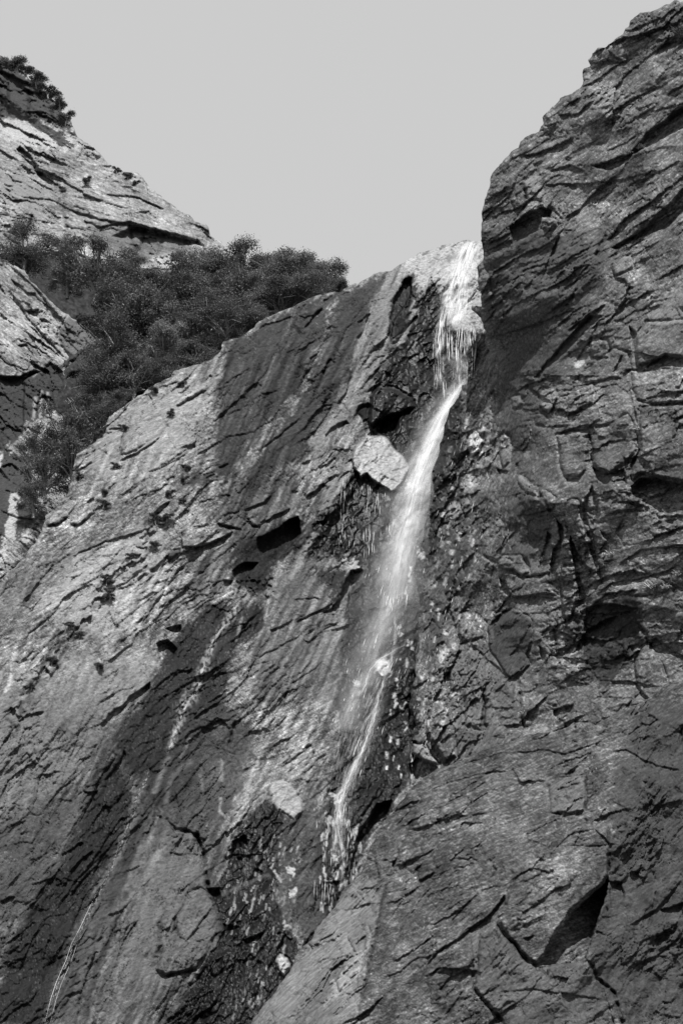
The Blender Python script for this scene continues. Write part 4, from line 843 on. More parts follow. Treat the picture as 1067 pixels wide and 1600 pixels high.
nb.tone(K8((540, 560), (610, 530), (700, 640), (830, 630), (900, 777), (660, 777), (600, 740)), 0.205, 8, .7)
nb.tone(K8((740, 180), (830, 170), (828, 262), (750, 268)), 0.24, 4, .7)
veins(nb, 30, 720, .9)
nb.bulge(700, 1330, 110, 60, 20, 12); nb.bulge(640, 1430, 40, 120, 60, 6)
for p, d in ((K8((885, 420), (865, 447), (800, 500), (760, 560), (735, 600), (715, 635), (780, 637), (830, 622), (850, 560), (880, 470)), 64), (K8((885, 430), (915, 430), (925, 470), (890, 500)), 8), (K8((635, 460), (600, 508), (545, 552), (560, 560), (610, 528), (637, 490)), 9),
             (K8((745, 262), (790, 268), (828, 262), (825, 275), (760, 278)), 7), (K8((420, 430), (465, 405), (460, 420), (430, 440)), 7), (K8((370, 400), (430, 375), (380, 425), (345, 430)), 8), (K8((270, 580), (300, 560), (298, 595), (275, 600)), 8), (K8((675, 570), (710, 560), (690, 580)), 6), (K8((1010, 500), (1067, 480), (1067, 520), (1020, 530)), 9),
             (K8((1060, 60), (1067, 50), (1067, 110), (1055, 90)), 8), (K8((765, 40), (800, 30), (810, 60), (780, 90), (762, 80)), 12), (K8((600, 180), (560, 215), (500, 225), (560, 195)), 6), (K8((980, 20), (1010, 40), (980, 60)), 7), (K8((1000, 560), (1040, 540), (1030, 600), (1000, 620)), 7)):
    nb.recess(p, d)
for p, h, w in ((K8((430, 650), (470, 600), (540, 555), (600, 510), (635, 462)), 9, 9), (K8((740, 268), (740, 200), (760, 180)), 4, 6), (K8((760, 178), (830, 170)), 3, 5), (K8((430, 260), (480, 250), (540, 215), (600, 180)), 6, 7), (K8((400, 310), (460, 290), (520, 270), (580, 265), (640, 250)), 5, 7),
                (K8((440, 215), (500, 190), (560, 170), (660, 160)), 5, 6), (K8((370, 395), (430, 370), (470, 345)), 6, 7), (K8((420, 435), (500, 400), (560, 390)), 4, 6), (K8((395, 530), (430, 470), (470, 430)), 5, 7), (K8((340, 665), (385, 645), (430, 610)), 4, 5), (K8((470, 700), (500, 660), (555, 640)), 6, 7), (K8((650, 120), (720, 110), (780, 120), (870, 90)), 5, 7),
                (K8((620, 340), (680, 325), (730, 340), (760, 330)), 3, 5), (K8((520, 150), (620, 120), (700, 110)), 4, 6), (K8((880, 120), (930, 110), (1000, 150), (1067, 160)), 5, 8), (K8((780, 320), (850, 300), (890, 340), (885, 420)), 4, 7), (K8((930, 540), (1000, 500), (1067, 420)), 6, 9), (K8((930, 640), (1000, 610), (1067, 560)), 5, 8), (K8((950, 300), (1000, 250), (1067, 230)), 5, 8),
                (K8((200, 690), (260, 640), (300, 600)), 5, 6), (K8((120, 760), (180, 690), (240, 600)), 5, 7), (K8((260, 500), (320, 440), (345, 400)), 5, 7), (K8((450, 540), (520, 500), (560, 470)), 4, 7), (K8((600, 700), (700, 690), (780, 700), (880, 720)), 3, 5)):
    nb.ledge(p, h, w)
for p, w, d in ((K8((610, 530), (640, 570), (665, 590), (680, 615), (720, 640)), 2, 6), (K8((556, 620), (560, 690), (580, 710), (600, 740), (640, 777)), 2.2, 6), (K8((885, 290), (886, 420)), 1.8, 5), (K8((835, 620), (870, 680), (900, 700), (925, 790)), 2.6, 8), (K8((440, 215), (390, 330), (345, 440), (310, 600), (270, 800)), 2.2, 7), (K8((640, 400), (665, 420), (635, 460)), 1.8, 5),
                (K8((830, 170), (830, 300)), 1.8, 5), (K8((480, 240), (470, 290), (510, 260)), 1.8, 5), (K8((570, 640), (480, 777)), 1.6, 4), (K8((740, 340), (745, 380), (700, 440)), 1.5, 4), (K8((715, 636), (735, 660), (745, 640)), 1.8, 5), (K8((310, 350), (330, 430)), 1.8, 5)):
    nb.crack(p, w, d)
B = nb.block
B(K8((745, 262), (742, 195), (765, 180), (828, 172), (828, 258), (790, 266)), 4, 3, (0, .04), 2.5)
B(K8((575, 555), (612, 532), (662, 592), (690, 628), (720, 642), (835, 626), (868, 690), (905, 800), (650, 800), (600, 738), (562, 690)), 6, 4, (0, .02), 3)
B(K8((640, 465), (660, 425), (700, 440), (740, 350), (885, 345), (885, 415), (860, 447), (795, 498), (755, 560), (715, 630), (690, 615), (665, 588), (618, 528), (638, 490)), 10, 4, (0, .03), 3)
B(K8((425, 430), (425, 400), (460, 385), (468, 405), (440, 425)), 5, 3, (0, .05), 3)
B(K8((365, 395), (380, 365), (425, 345), (435, 365), (400, 385)), 4, 3, (0, .05), 3)
B(K8((270, 600), (250, 560), (300, 535), (310, 560), (300, 595)), 4, 3, (0, .05), 3)
B(K8((225, 670), (250, 620), (290, 605), (280, 650), (230, 700)), 4, 3, (0, .05), 3)
B(K8((400, 305), (420, 265), (500, 240), (540, 225), (560, 260), (500, 285), (450, 300)), 4, 4, (0, .05), 2.5)
B(K8((470, 650), (490, 600), (550, 570), (556, 635), (500, 655)), 3, 4, (0, .03), 2)
nb.finish('rock_buttress', 'near hump of cracked grey rock filling the lower right corner', 'rock outcrop', kind='structure', roll=16, back=7, mid=.17, val=.051, p0=1.3, p1=1.3)
# ================================================================== ground at the foot (out of view)
gk = 3000.0
gm = make_mesh('ground', [(-gk, -gk, -0.5), (gk, -gk, -0.5), (gk, gk, -0.5), (-gk, gk, -0.5)], [(0, 1, 2, 3)], MAT_ROCK, {'tone': [.12] * 4, 'wet': [0] * 4})
gm['kind'] = 'structure'; gm['label'] = 'bare stony ground below the cliffs'

# ================================================================== falling water
def water_material(name, su=4.0, sv=40.0, lo=0.35, hi=0.65, rough=0.4):
    m, n, l = new_mat(name)
    out = n.new('ShaderNodeOutputMaterial'); p = n.new('ShaderNodeBsdfPrincipled'); tr = n.new('ShaderNodeBsdfTransparent'); mx = n.new('ShaderNodeMixShader')
    tl = n.new('ShaderNodeBsdfTranslucent'); m0 = n.new('ShaderNodeMixShader'); m0.inputs[0].default_value = 0.35
    p.inputs['Base Color'].default_value = (.85, .85, .85, 1); p.inputs['Roughness'].default_value = rough
    tl.inputs['Color'].default_value = (.85, .85, .85, 1)
    A = []
    for a in ('su', 'sv', 'dens'):
        q = n.new('ShaderNodeAttribute'); q.attribute_name = a; A.append(q)
    c = n.new('ShaderNodeCombineXYZ'); l.new(A[0].outputs['Fac'], c.inputs[0]); l.new(A[1].outputs['Fac'], c.inputs[1])
    mp = n.new('ShaderNodeMapping'); mp.inputs['Scale'].default_value = (1 / su, 1 / sv, 1); l.new(c.outputs[0], mp.inputs[0])
    nz = n.new('ShaderNodeTexNoise'); nz.inputs['Scale'].default_value = 1.0; nz.inputs['Detail'].default_value = 5; nz.inputs['Roughness'].default_value = 0.62; nz.inputs['Distortion'].default_value = 0.25
    l.new(mp.outputs[0], nz.inputs['Vector'])
    r = n.new('ShaderNodeMapRange'); r.inputs[1].default_value = lo; r.inputs[2].default_value = hi; r.interpolation_type = 'SMOOTHSTEP'
    l.new(nz.outputs[0], r.inputs[0])
    mu = n.new('ShaderNodeMath'); mu.operation = 'MULTIPLY'; mu.use_clamp = True
    l.new(r.outputs[0], mu.inputs[0]); l.new(A[2].outputs['Fac'], mu.inputs[1])
    l.new(p.outputs[0], m0.inputs[1]); l.new(tl.outputs[0], m0.inputs[2])
    l.new(mu.outputs[0], mx.inputs[0]); l.new(tr.outputs[0], mx.inputs[1]); l.new(m0.outputs[0], mx.inputs[2])
    l.new(mx.outputs[0], out.inputs[0])
    return m
W_FINE = water_material('white_water_threads', 2.2, 26, .42, .62)
W_SOFT = water_material('blurred_white_water', 5.0, 48, .30, .68)
W_MIST = water_material('spray', 22, 46, .25, .78, .9)

def surf(px, py, off, sheets):
    px = np.asarray(px, float); py = np.asarray(py, float)
    best = None
    for s in sheets:
        u = np.clip((px - s.x0) / s.step, 0, s.X.shape[1] - 1); v = np.clip((py - s.y0) / s.step, 0, s.X.shape[0] - 1)
        t = s._bil(s.t, u, v); S = s._bil(s.S, u, v)
        ok = (S > 0) & (px >= s.x0) & (py >= s.y0)
        t = np.where(ok, t, 1e4)
        best = t if best is None else np.minimum(best, t)
    return best

def ribbon(name, path, mat, parent, off=0.25, nu=14, seed=0, sheets=None, smooth=9, dens=1.0, wig=0.0):
    """a sheet of water over the rock: path rows (x, y, half width, density); bulged towards the viewer, lying off metres clear of the rock"""
    sheets = sheets or [mw]
    P = np.asarray(path, float)
    L = np.r_[0, np.cumsum(np.hypot(np.diff(P[:, 0]), np.diff(P[:, 1])))]
    nv = max(6, int(L[-1] / 3.0))
    q = np.linspace(0, L[-1], nv)
    C = [np.interp(q, L, P[:, k]) for k in range(4)]
    k = max(1, int(smooth)); ker = np.ones(k) / k
    def sfn(a): return np.convolve(np.pad(a, (k // 2, k - 1 - k // 2), 'edge'), ker, 'valid')
    x, y, w, de = [sfn(a) for a in C]
    if wig: x = x + wig * fbm(q / 14, q * 0 + seed, 3, seed)
    dx = np.gradient(x); dy = np.gradient(y); n = np.hypot(dx, dy); nx, ny = -dy / n, dx / n
    if nx.mean() < 0: nx, ny = -nx, -ny
    u = np.linspace(-1, 1, nu)
    PX = x[:, None] + nx[:, None] * w[:, None] * u; PY = y[:, None] + 0.35 * ny[:, None] * w[:, None] * u
    t = surf(PX, PY, 0, sheets)
    tc = np.where(t > 900, np.nan, t)
    base = np.nanmedian(tc, axis=1)
    base = np.where(np.isnan(base), np.nanmedian(tc), base)
    for _ in range(int(smooth / 2)): base = np.convolve(np.pad(base, 2, 'edge'), np.ones(5) / 5, 'valid')
    t = np.where(t > 900, base[:, None], t)
    t = 0.5 * t + 0.5 * base[:, None]
    t = t - off * (0.45 + 0.9 * (1 - u[None] ** 2)) 
    V = (CAM + t[..., None] * ray(PX, PY)).reshape(-1, 3)
    idx = np.arange(nv * nu).reshape(nv, nu)
    F = np.stack([idx[:-1, :-1], idx[1:, :-1], idx[1:, 1:], idx[:-1, 1:]], -1).reshape(-1, 4)
    prof = np.exp(-(u / 0.55) ** 2) * (1 - np.abs(u) ** 6)
    D = de[:, None] * prof[None] * dens
    ends = np.minimum(np.arange(nv), np.arange(nv)[::-1]) / 5.0
    D = D * np.clip(ends, 0, 1)[:, None]
    SU = (u[None] * w.mean() * 1.0 + q[:, None] * 0.02 + seed * 31.7); SV = np.repeat(q[:, None], nu, 1) + seed * 57.0
    o = make_mesh(name, V, F, mat, {'dens': D.ravel(), 'su': (SU + 0 * D).ravel(), 'sv': SV.ravel()}, parent=parent)
    return o

def threads(name, lines, mat, parent, off=0.2, sheets=None):
    """single threads of water: tapered three sided strands; lines of (points, radius in picture pixels)"""
    sheets = sheets or [mw]
    VV, FF, base = [], [], 0
    for pts, r in lines:
        P = np.asarray(pts, float); L = np.r_[0, np.cumsum(np.hypot(np.diff(P[:, 0]), np.diff(P[:, 1])))]
        n = max(3, int(L[-1] / 4)); q = np.linspace(0, L[-1], n)
        x = np.interp(q, L, P[:, 0]); y = np.interp(q, L, P[:, 1])
        t = surf(x, y, 0, sheets)
        if (t > 900).all(): continue
        t = np.where(t > 900, np.min(t), t)
        t = np.minimum(t, np.convolve(np.pad(t, 1, 'edge'), np.ones(3) / 3, 'valid')) - off
        c = CAM + t[:, None] * ray(x, y)
        rad = (r * t / FPX) * np.clip(np.minimum(q, L[-1] - q) / (0.25 * L[-1] + 1e-6), 0.12, 1)
        for k in range(3):
            a = k * 2.0944 + 0.5
            VV.append(c + np.stack([np.cos(a) * rad, np.sin(a) * rad, 0 * rad], 1))
        for k in range(3):
            k2 = (k + 1) % 3
            i = np.arange(n - 1)
            FF.append(np.stack([base + k * n + i, base + k2 * n + i, base + k2 * n + i + 1, base + k * n + i + 1], 1))
        base += 3 * n
    V = np.concatenate(VV)
    return thread_mesh(name, V, np.concatenate(FF), mat, {'dens': np.full(len(V), 1.3), 'su': V[:, 0] * 9, 'sv': V[:, 2] * 9}, parent=parent)

def thread_mesh(*a, **k):
    o = make_mesh(*a, **k); o['kind'] = 'stuff'; return o

def empty(name, loc, label, cat, group=None):
    e = bpy.data.objects.new(name, None); COL.objects.link(e); e.location = loc
    tag(e, label, cat, group)
    return e
def keep(root, o):
    o.matrix_parent_inverse = root.matrix_basis.inverted() if False else o.matrix_parent_inverse
    o.location = -Vector(root.location)
    return o

wf = empty('waterfall', tuple(mw.pos(560, 1400)), 'tall thin white waterfall spreading into spray down the dark gully', 'waterfall')
ALL = [mw, rc]
parts = []
rng = np.random.RandomState(21)
for i, (k, d, m) in enumerate(((1.0, .75, W_FINE), (1.0, .5, W_SOFT))):
    parts.append(ribbon('upper_cascade', [(738, 374, 24, .9), (730, 395, 30, .9), (722, 420, 34, .75), (716, 450, 36, .6), (712, 480, 40, .6), (708, 512, 42, .45)], m, wf, .10 + .1 * i, 20, 3 + i, [mw], 5, d))
parts.append(ribbon('side_cascade', [(700, 462, 5, .8), (695, 485, 9, .8), (688, 515, 12, .8), (684, 550, 13, .6), (686, 590, 14, .35), (690, 615, 14, .2)], W_FINE, wf, .2, 9, 9, [mw], 5, .7))
main = [(727, 588, 8, .3), (716, 608, 13, .6), (702, 632, 19, .85), (688, 662, 23, .9), (674, 695, 27, .85), (662, 730, 30, .8), (651, 765, 33, .75), (643, 800, 35, .68), (635, 835, 36, .62), (627, 870, 37, .55), (619, 905, 38, .42), (610, 940, 38, .26), (600, 975, 37, .2), (588, 1010, 36, .18), (574, 1050, 35, .16), (556, 1100, 34, .12), (544, 1150, 30, .0)]
for i, (k, d, m, of) in enumerate(((1.2, .5, W_SOFT, .5), (1.0, .5, W_SOFT, .8), (.8, .5, W_SOFT, 1.1), (1.05, .55, W_FINE, 1.3), (.6, .4, W_SOFT, 1.5))):
    parts.append(ribbon('veil', [(x + rng.uniform(-2, 2), y, w * k * .88, dd * (.9 if y < 780 else .75 if y < 880 else .6)) for x, y, w, dd in main], m, wf, of, 26, 13 + i, [mw], 13, d))
for i, (k, of) in enumerate(((2.3, .9), (1.8, 1.5), (2.0, 2.0))):
    parts.append(ribbon('spray', [(x - 4 + 8 * i - 4, y, w * k, .12 + dd * .28) for x, y, w, dd in [(700, 545, 18, .4)] + main], W_MIST, wf, of, 26, 33 + i, [mw], 13, .55))
lower = [[(635, 1006, 3, .9), (622, 1013, 4, .9), (608, 1022, 6, .9), (590, 1032, 7, .8), (579, 1045, 6, .8), (570, 1070, 6, .8), (558, 1092, 8, .5), (545, 1115, 9, .35), (537, 1135, 10, .2)],
         [(615, 960, 3, .5), (619, 990, 4, .6), (612, 1030, 4, .6), (601, 1061, 4, .7), (590, 1093, 4, .8), (579, 1136, 4.5, .8), (569, 1166, 5, .9), (551, 1205, 7, .9), (534, 1238, 8, .6), (528, 1262, 7, .5), (532, 1280, 6, .5), (530, 1305, 7, .4), (536, 1335, 7, .35), (534, 1370, 6, .25), (536, 1400, 5, .1)],
         [(560, 1185, 5, .5), (545, 1222, 9, .5), (530, 1245, 9, .6), (524, 1275, 7, .5), (522, 1330, 6, .3), (520, 1360, 6, .1)],
         [(600, 1040, 16, .4), (588, 1080, 24, .5), (574, 1120, 28, .5), (558, 1165, 28, .45), (545, 1205, 26, .4), (536, 1250, 22, .3), (532, 1300, 20, .2), (530, 1360, 18, .1)],
         [(572, 1050, 10, .5), (555, 1090, 18, .5), (540, 1130, 22, .4), (528, 1180, 22, .25), (520, 1230, 20, .1)],
         [(595, 1090, 8, .3), (575, 1160, 14, .4), (552, 1210, 18, .4), (535, 1245, 14, .3), (532, 1320, 12, .2)]]
for i, p in enumerate(lower):
    parts.append(ribbon('lower_stream', p, W_FINE, wf, .12, 8, 51 + i, ALL, 4, .55, wig=4))
parts.append(ribbon('lower_stream', lower[1], W_SOFT, wf, .2, 8, 61, ALL, 4, .35, wig=4))
ln = []
for k in range(46):                                  # strings dripping off the lip
    x = rng.uniform(686, 748); y = 508 + 6 * rng.rand() + (0 if x > 700 else -18); l = rng.uniform(18, 85) * (1 if x < 735 else .5)
    ln.append(([(x, y), (x - rng.uniform(0, 3), y + l * .5), (x - rng.uniform(0, 5), y + l)], rng.uniform(.3, .75)))
for k in range(60):
    x = rng.uniform(676, 745); y = rng.uniform(530, 600); l = rng.uniform(8, 32)
    ln.append(([(x, y), (x - 1, y + l)], rng.uniform(.25, .6)))
parts.append(threads('lip_strings', ln, W_FINE, wf, .35, [mw]))
ln = []
for k in range(22):                                  # second curtain of drips half way down
    x = rng.uniform(604, 637); y = 930 + (x - 604) * -.15 + rng.uniform(0, 8); l = rng.uniform(8, 22)
    ln.append(([(x, y), (x - l * .1, y + l)], rng.uniform(.35, .8)))
for k in range(95):
    y = rng.uniform(880, 1330); cx = np.interp(y, [880, 1000, 1100, 1240, 1330], [612, 592, 566, 528, 530]); x = cx + rng.normal() * 26; l = rng.uniform(4, 20)
    ln.append(([(x, y), (x - l * .22, y + l * .6), (x - l * .3, y + l)], rng.uniform(.25, .7)))
for k in range(60):
    x = rng.uniform(490, 560); y = rng.uniform(1260, 1400); l = rng.uniform(6, 30); ln.append(([(x, y), (x - l * .05, y + l)], rng.uniform(.25, .6)))
for k in range(90):
    x = rng.uniform(530, 620); y = rng.uniform(750, 860); l = rng.uniform(4, 20)
    ln.append(([(x, y), (x - l * .05, y + l)], rng.uniform(.25, .55)))
for k in range(110):
    y = rng.uniform(640, 1180); x = 742 - (y - 640) * 0.16 + rng.normal() * 22; l = rng.uniform(3, 12)
    ln.append(([(x, y), (x - l * .25, y + l)], rng.uniform(.3, .9)))
parts.append(threads('drip_threads', ln, W_FINE, wf, .12, ALL))
for o in parts: keep(wf, o)

rv = empty('rivulet', tuple(mw.pos(80, 1590)), 'narrow glinting trickle running down the dark band to the lower left', 'rivulet')
rp = Z3((700, 940), (660, 1020), (640, 1050), (600, 1110), (560, 1170), (530, 1230), (490, 1310), (460, 1420), (430, 1500), (400, 1570)) + K7((690, 195), (660, 260), (645, 320), (625, 370), (600, 420))
rp2 = K7((545, 470), (525, 520), (500, 560), (480, 640), (450, 720), (420, 790), (400, 840), (365, 910), (330, 980), (300, 1045), (270, 1100), (250, 1160), (215, 1240), (195, 1300), (180, 1360), (165, 1420))
o1 = ribbon('bright_run', [(x, y, 8, 1.0) for x, y in rp], water_material('patchy_trickle', 5, 11, .5, .6), rv, .06, 9, 71, [mw], 3, .25, wig=2)
o2 = ribbon('thin_run', [(x, y, w, .9) for (x, y), w in zip(rp2, np.linspace(6, 4.5, len(rp2)))], water_material('speckled_trickle', 3, 6, .5, .62), rv, .05, 8, 73, [mw], 3, .25, wig=2)
ln = [([(x - 4, y) for x, y in rp2[7:]], .42), ([(x + 4, y + 2) for x, y in rp2[9:]], .3)]
o3 = threads('edge_threads', ln, W_SOFT, rv, .05, [mw])
for o in (o1, o2, o3): keep(rv, o)

# ================================================================== trees
def simple_mat(name, col, rough=.7, spec=.3, attr=None, transl=0.0):
    m, n, l = new_mat(name)
    out = n.new('ShaderNodeOutputMaterial'); p = n.new('ShaderNodeBsdfPrincipled')
    p.inputs['Base Color'].default_value = (col, col, col, 1); p.inputs['Roughness'].default_value = rough; p.inputs['Specular IOR Level'].default_value = spec
    sh = p
    if attr:
        a = n.new('ShaderNodeAttribute'); a.attribute_name = attr; l.new(a.outputs['Fac'], p.inputs['Base Color'])
    if transl:
        t = n.new('ShaderNodeBsdfTranslucent'); mx = n.new('ShaderNodeMixShader'); mx.inputs[0].default_value = transl
        if attr: l.new(a.outputs['Fac'], t.inputs['Color'])
        l.new(p.outputs[0], mx.inputs[1]); l.new(t.outputs[0], mx.inputs[2]); sh = mx
    l.new(sh.outputs[0], out.inputs[0])
    return m
MAT_LEAF = simple_mat('oak_leaves', .06, .6, .2, 'tone', .35)
MAT_BARK = simple_mat('grey_bark', .2, .9, .2)
MAT_GRASS = simple_mat('dry_grass', .3, .8, .2, 'tone')

def tubes(lines):
    VV, FF, base = [], [], 0
    for pts, r0, r1 in lines:
        P = np.asarray(pts, float); n = len(P); k = 5
        d = np.gradient(P, axis=0); d /= np.linalg.norm(d, axis=1)[:, None] + 1e-9
        a = np.cross(d, [0.3, 1, 0.2]); a /= np.linalg.norm(a, axis=1)[:, None] + 1e-9; b = np.cross(d, a)
        r = np.linspace(r0, r1, n)[:, None]
        for j in range(k):
            th = 2 * np.pi * j / k
            VV.append(P + (np.cos(th) * a + np.sin(th) * b) * r)
        i = np.arange(n - 1)
        for j in range(k):
            j2 = (j + 1) % k
            FF.append(np.stack([base + j * n + i, base + j2 * n + i, base + j2 * n + i + 1, base + j * n + i + 1], 1))
        base += k * n
    return np.concatenate(VV), np.concatenate(FF)

def leaf_cloud(rng, centres, radii, count, size, tone=(.03, .085), flat=.75, fill=.35):
    n = len(centres)
    wts = np.array(radii) ** 2; wts = wts / wts.sum()
    li = rng.choice(n, count, p=wts)
    v = rng.normal(size=(count, 3)); v /= np.linalg.norm(v, axis=1)[:, None]
    v[:, 2] = np.where(v[:, 2] < -.35, -v[:, 2], v[:, 2])
    rr = np.where(rng.rand(count) < fill, rng.rand(count) ** .5, 1 + .24 * rng.normal(size=count))
    c = np.array(centres)[li] + v * (np.array(radii)[li] * rr)[:, None] * np.array([1, 1, flat])
    nrm = v * .6 + rng.normal(size=(count, 3)) * .6 + np.array([0, 0, .45]); nrm /= np.linalg.norm(nrm, axis=1)[:, None]
    t = np.cross(nrm, rng.normal(size=(count, 3))); t /= np.linalg.norm(t, axis=1)[:, None]; b = np.cross(nrm, t)
    s = size * rng.uniform(.6, 1.35, count)[:, None]
    V = np.stack([c - t * s, c + b * s * .55, c + t * s, c - b * s * .55], 1).reshape(-1, 3)
    F = np.arange(count * 4).reshape(-1, 4)
    lt = rng.uniform(.38, 1.35, n)[li]                   # every spray of leaves has its own shade
    tn = np.repeat(rng.uniform(tone[0], tone[1], count) * lt * np.where(rng.rand(count) < .05, 1.7, 1), 4)
    return V, F, tn

def tree_data(seed, count, size, lobes=13, upright=1.0, tone=(.03, .085), open_=False):
    rng = np.random.RandomState(seed)
    cs, rd, lines = [], [], []
    tr = [(0, 0, -.9), (rng.uniform(-.08, .08), 0, -.55), (rng.uniform(-.15, .15), rng.uniform(-.1, .1), -.2)]
    lines.append((tr, .075, .05))
    for i in range(lobes):
        a = rng.uniform(0, 2 * np.pi); r = rng.uniform(.1, .78) ** .8; z = rng.uniform(-.62, .62) * upright + .1 * (1 - r)
        c = np.array([r * math.cos(a), r * math.sin(a), z]); R = rng.uniform(.15, .34) * (1.25 if lobes < 30 else 1) * (.8 if open_ else 1)
        cs.append(c); rd.append(R)
        s = np.array(tr[2]) if rng.rand() < .6 else np.array(tr[1])
        m = s * .5 + c * .5 + rng.normal(size=3) * .06 + np.array([0, 0, -.05])
        lines.append(([s, s * .75 + c * .25 + rng.normal(size=3) * .03, m, c, c + (c - m) * .45], .034, .007))
        for k in range(3):
            e = c + rng.normal(size=3) * R * .6; lines.append(([m * .4 + c * .6, (c + e) / 2 + rng.normal(size=3) * .03, e], .011, .004))
    V, F, tn = leaf_cloud(rng, cs, rd, count, size, tone, .8, .5 if open_ else .35)
    return (V, F, tn), tubes(lines)
MESHES = {}
def tree_meshes(kind):
    if kind in MESHES: return MESHES[kind]
    seed, count, size, lobes, up, tone, op = {
        'a': (1, 15000, .027, 23, 1.0, (.055, .10), False), 'b': (2, 15000, .027, 26, .9, (.06, .11), False), 'c': (3, 14000, .028, 22, 1.1, (.05, .095), False), 'd': (6, 15000, .027, 24, .8, (.06, .11), False),
        'open': (4, 11000, .024, 34, 1.0, (.05, .10), True), 'open2': (5, 11000, .024, 34, 1.1, (.05, .11), True), 'pale': (7, 13000, .026, 36, .9, (.08, .19), False),
        'bush': (8, 5000, .055, 12, .75, (.05, .10), False), 'bush2': (9, 5000, .055, 11, .9, (.05, .11), False)}[kind]
    (V, F, tn), (BV, BF) = tree_data(seed, count, size, lobes, up, tone, op)
    c = make_mesh('crown', V, F, MAT_LEAF, {'tone': tn}, smooth=np.zeros(len(F), bool)); t = make_mesh('trunk', BV, BF, MAT_BARK)
    MESHES[kind] = (c.data, t.data)
    bpy.data.objects.remove(c); bpy.data.objects.remove(t)
    return MESHES[kind]
NT = [0]
def tree(px, py, r, Y, kind, label, group='trees on the ledge between the cliffs', name='oak_tree', cat='tree', zs=1.0, trunk='trunk'):
    """crown centred where the ray through (px, py) is Y metres away, r its radius in picture pixels"""
    NT[0] += 1; rg = np.random.RandomState(500 + NT[0])
    yc = -(py - 800) / FPX; t = Y / (CT - yc * ST)
    c = CAM + t * ray(px, py); R = r * t / FPX * (1.4 if name == 'oak_tree' else 1.5)
    e = empty(name, (c[0], c[1], c[2] - .9 * R * zs), label, cat, group)
    cm, tm = tree_meshes(kind)
    rz = rg.uniform(0, 6.28)
    for nm, me in (('crown', cm), (trunk, tm)):
        o = bpy.data.objects.new(nm, me); COL.objects.link(o); o.parent = e
        o.location = (0, 0, .9 * R * zs); o.scale = (R, R, R * zs); o.rotation_euler = (0, 0, rz)
    return e
TREES = [  # x, y, r, Y, kind, what singles it out
    (40, 396, 31, 126, 'c', 'dark bushy oak at the left edge under the far peak'),
    (100, 395, 17, 134, 'a', 'small dark oak tucked against the foot of the far peak'),
    (150, 430, 45, 121, 'open', 'large airy grey oak with visible limbs above the crag'),
    (108, 438, 27, 123, 'open2', 'lighter loose crown leaning over the left crag'),
    (210, 408, 17, 136, 'open', 'thin tree against the shadowed foot of the far peak'),
    (190, 455, 42, 119, 'b', 'dark crown just right of the airy oak'),
    (283, 412, 13, 134, 'a', 'little round tree on the pale patch at the foot of the peak'),
    (238, 462, 40, 122, 'd', 'round oak below the pale gap under the peak'),
    (285, 465, 42, 121, 'a', 'full oak in the middle of the upper row'),
    (332, 428, 38, 124, 'b', 'oak on the skyline directly below the tip of the peak'),
    (376, 424, 32, 123, 'c', 'tallest rounded crown on the skyline'),
    (414, 424, 34, 121, 'd', 'skyline oak right of the tallest crown'),
    (340, 485, 44, 115, 'd', 'broad crown in the centre of the wood'),
    (395, 465, 42, 116, 'a', 'broad crown under the skyline oaks'),
    (450, 432, 36, 116, 'b', 'oak near the right end of the skyline'),
    (476, 427, 30, 117, 'c', 'dense round crown standing out near the right end'),
    (506, 437, 27, 114, 'a', 'smaller oak behind the dense round crown'),
    (532, 450, 12, 110, 'bush', 'last low bush at the right end of the wood'),
    (440, 470, 34, 110, 'd', 'low oak leaning on the crest of the wall'),
    (480, 452, 26, 109, 'b', 'low crown close above the crest near its top'),
    (395, 500, 26, 107, 'c', 'small dark tree filling the notch above the stepped crest'),
    (300, 520, 44, 110, 'b', 'oak in the heart of the wood above the slab'),
    (352, 522, 34, 106, 'a', 'crown touching the step in the crest'),
    (215, 505, 46, 113, 'a', 'wide oak right of the leaning crag'),
    (262, 545, 34, 107, 'pale', 'paler leaved tree glittering in the middle of the wood'),
    (240, 500, 32, 112, 'c', 'dark crown above the paler leaved tree'),
    (180, 545, 36, 109, 'c', 'dark oak beside the pointed rock knob'),
    (308, 560, 30, 103, 'd', 'low tree just above the bright slab edge'),
    (212, 585, 38, 104, 'd', 'oak low in the wood above the slab corner'),
    (262, 585, 26, 101, 'b', 'small crown on the slab edge'),
    (165, 600, 34, 105, 'a', 'dark crown at the narrow neck of the wood'),
    (178, 640, 22, 98, 'c', 'dark small oak hanging at the slab corner'),
    (145, 655, 32, 101, 'open', 'feathery shrubby tree below the neck of the wood'),
    (98, 685, 42, 100, 'open2', 'large pale feathery tree in front of the dark alcove'),
    (60, 705, 30, 100, 'open', 'feathery tree at the left of the alcove'),
    (118, 722, 36, 97, 'open2', 'feathery tree at the upper left rim of the slab'),
    (75, 745, 36, 98, 'open', 'drooping crown above the streaked pale rock'),
    (55, 780, 26, 97, 'open2', 'lowest tree with bare twigs over the streaked rock'),
]
for a in TREES: tree(*a)
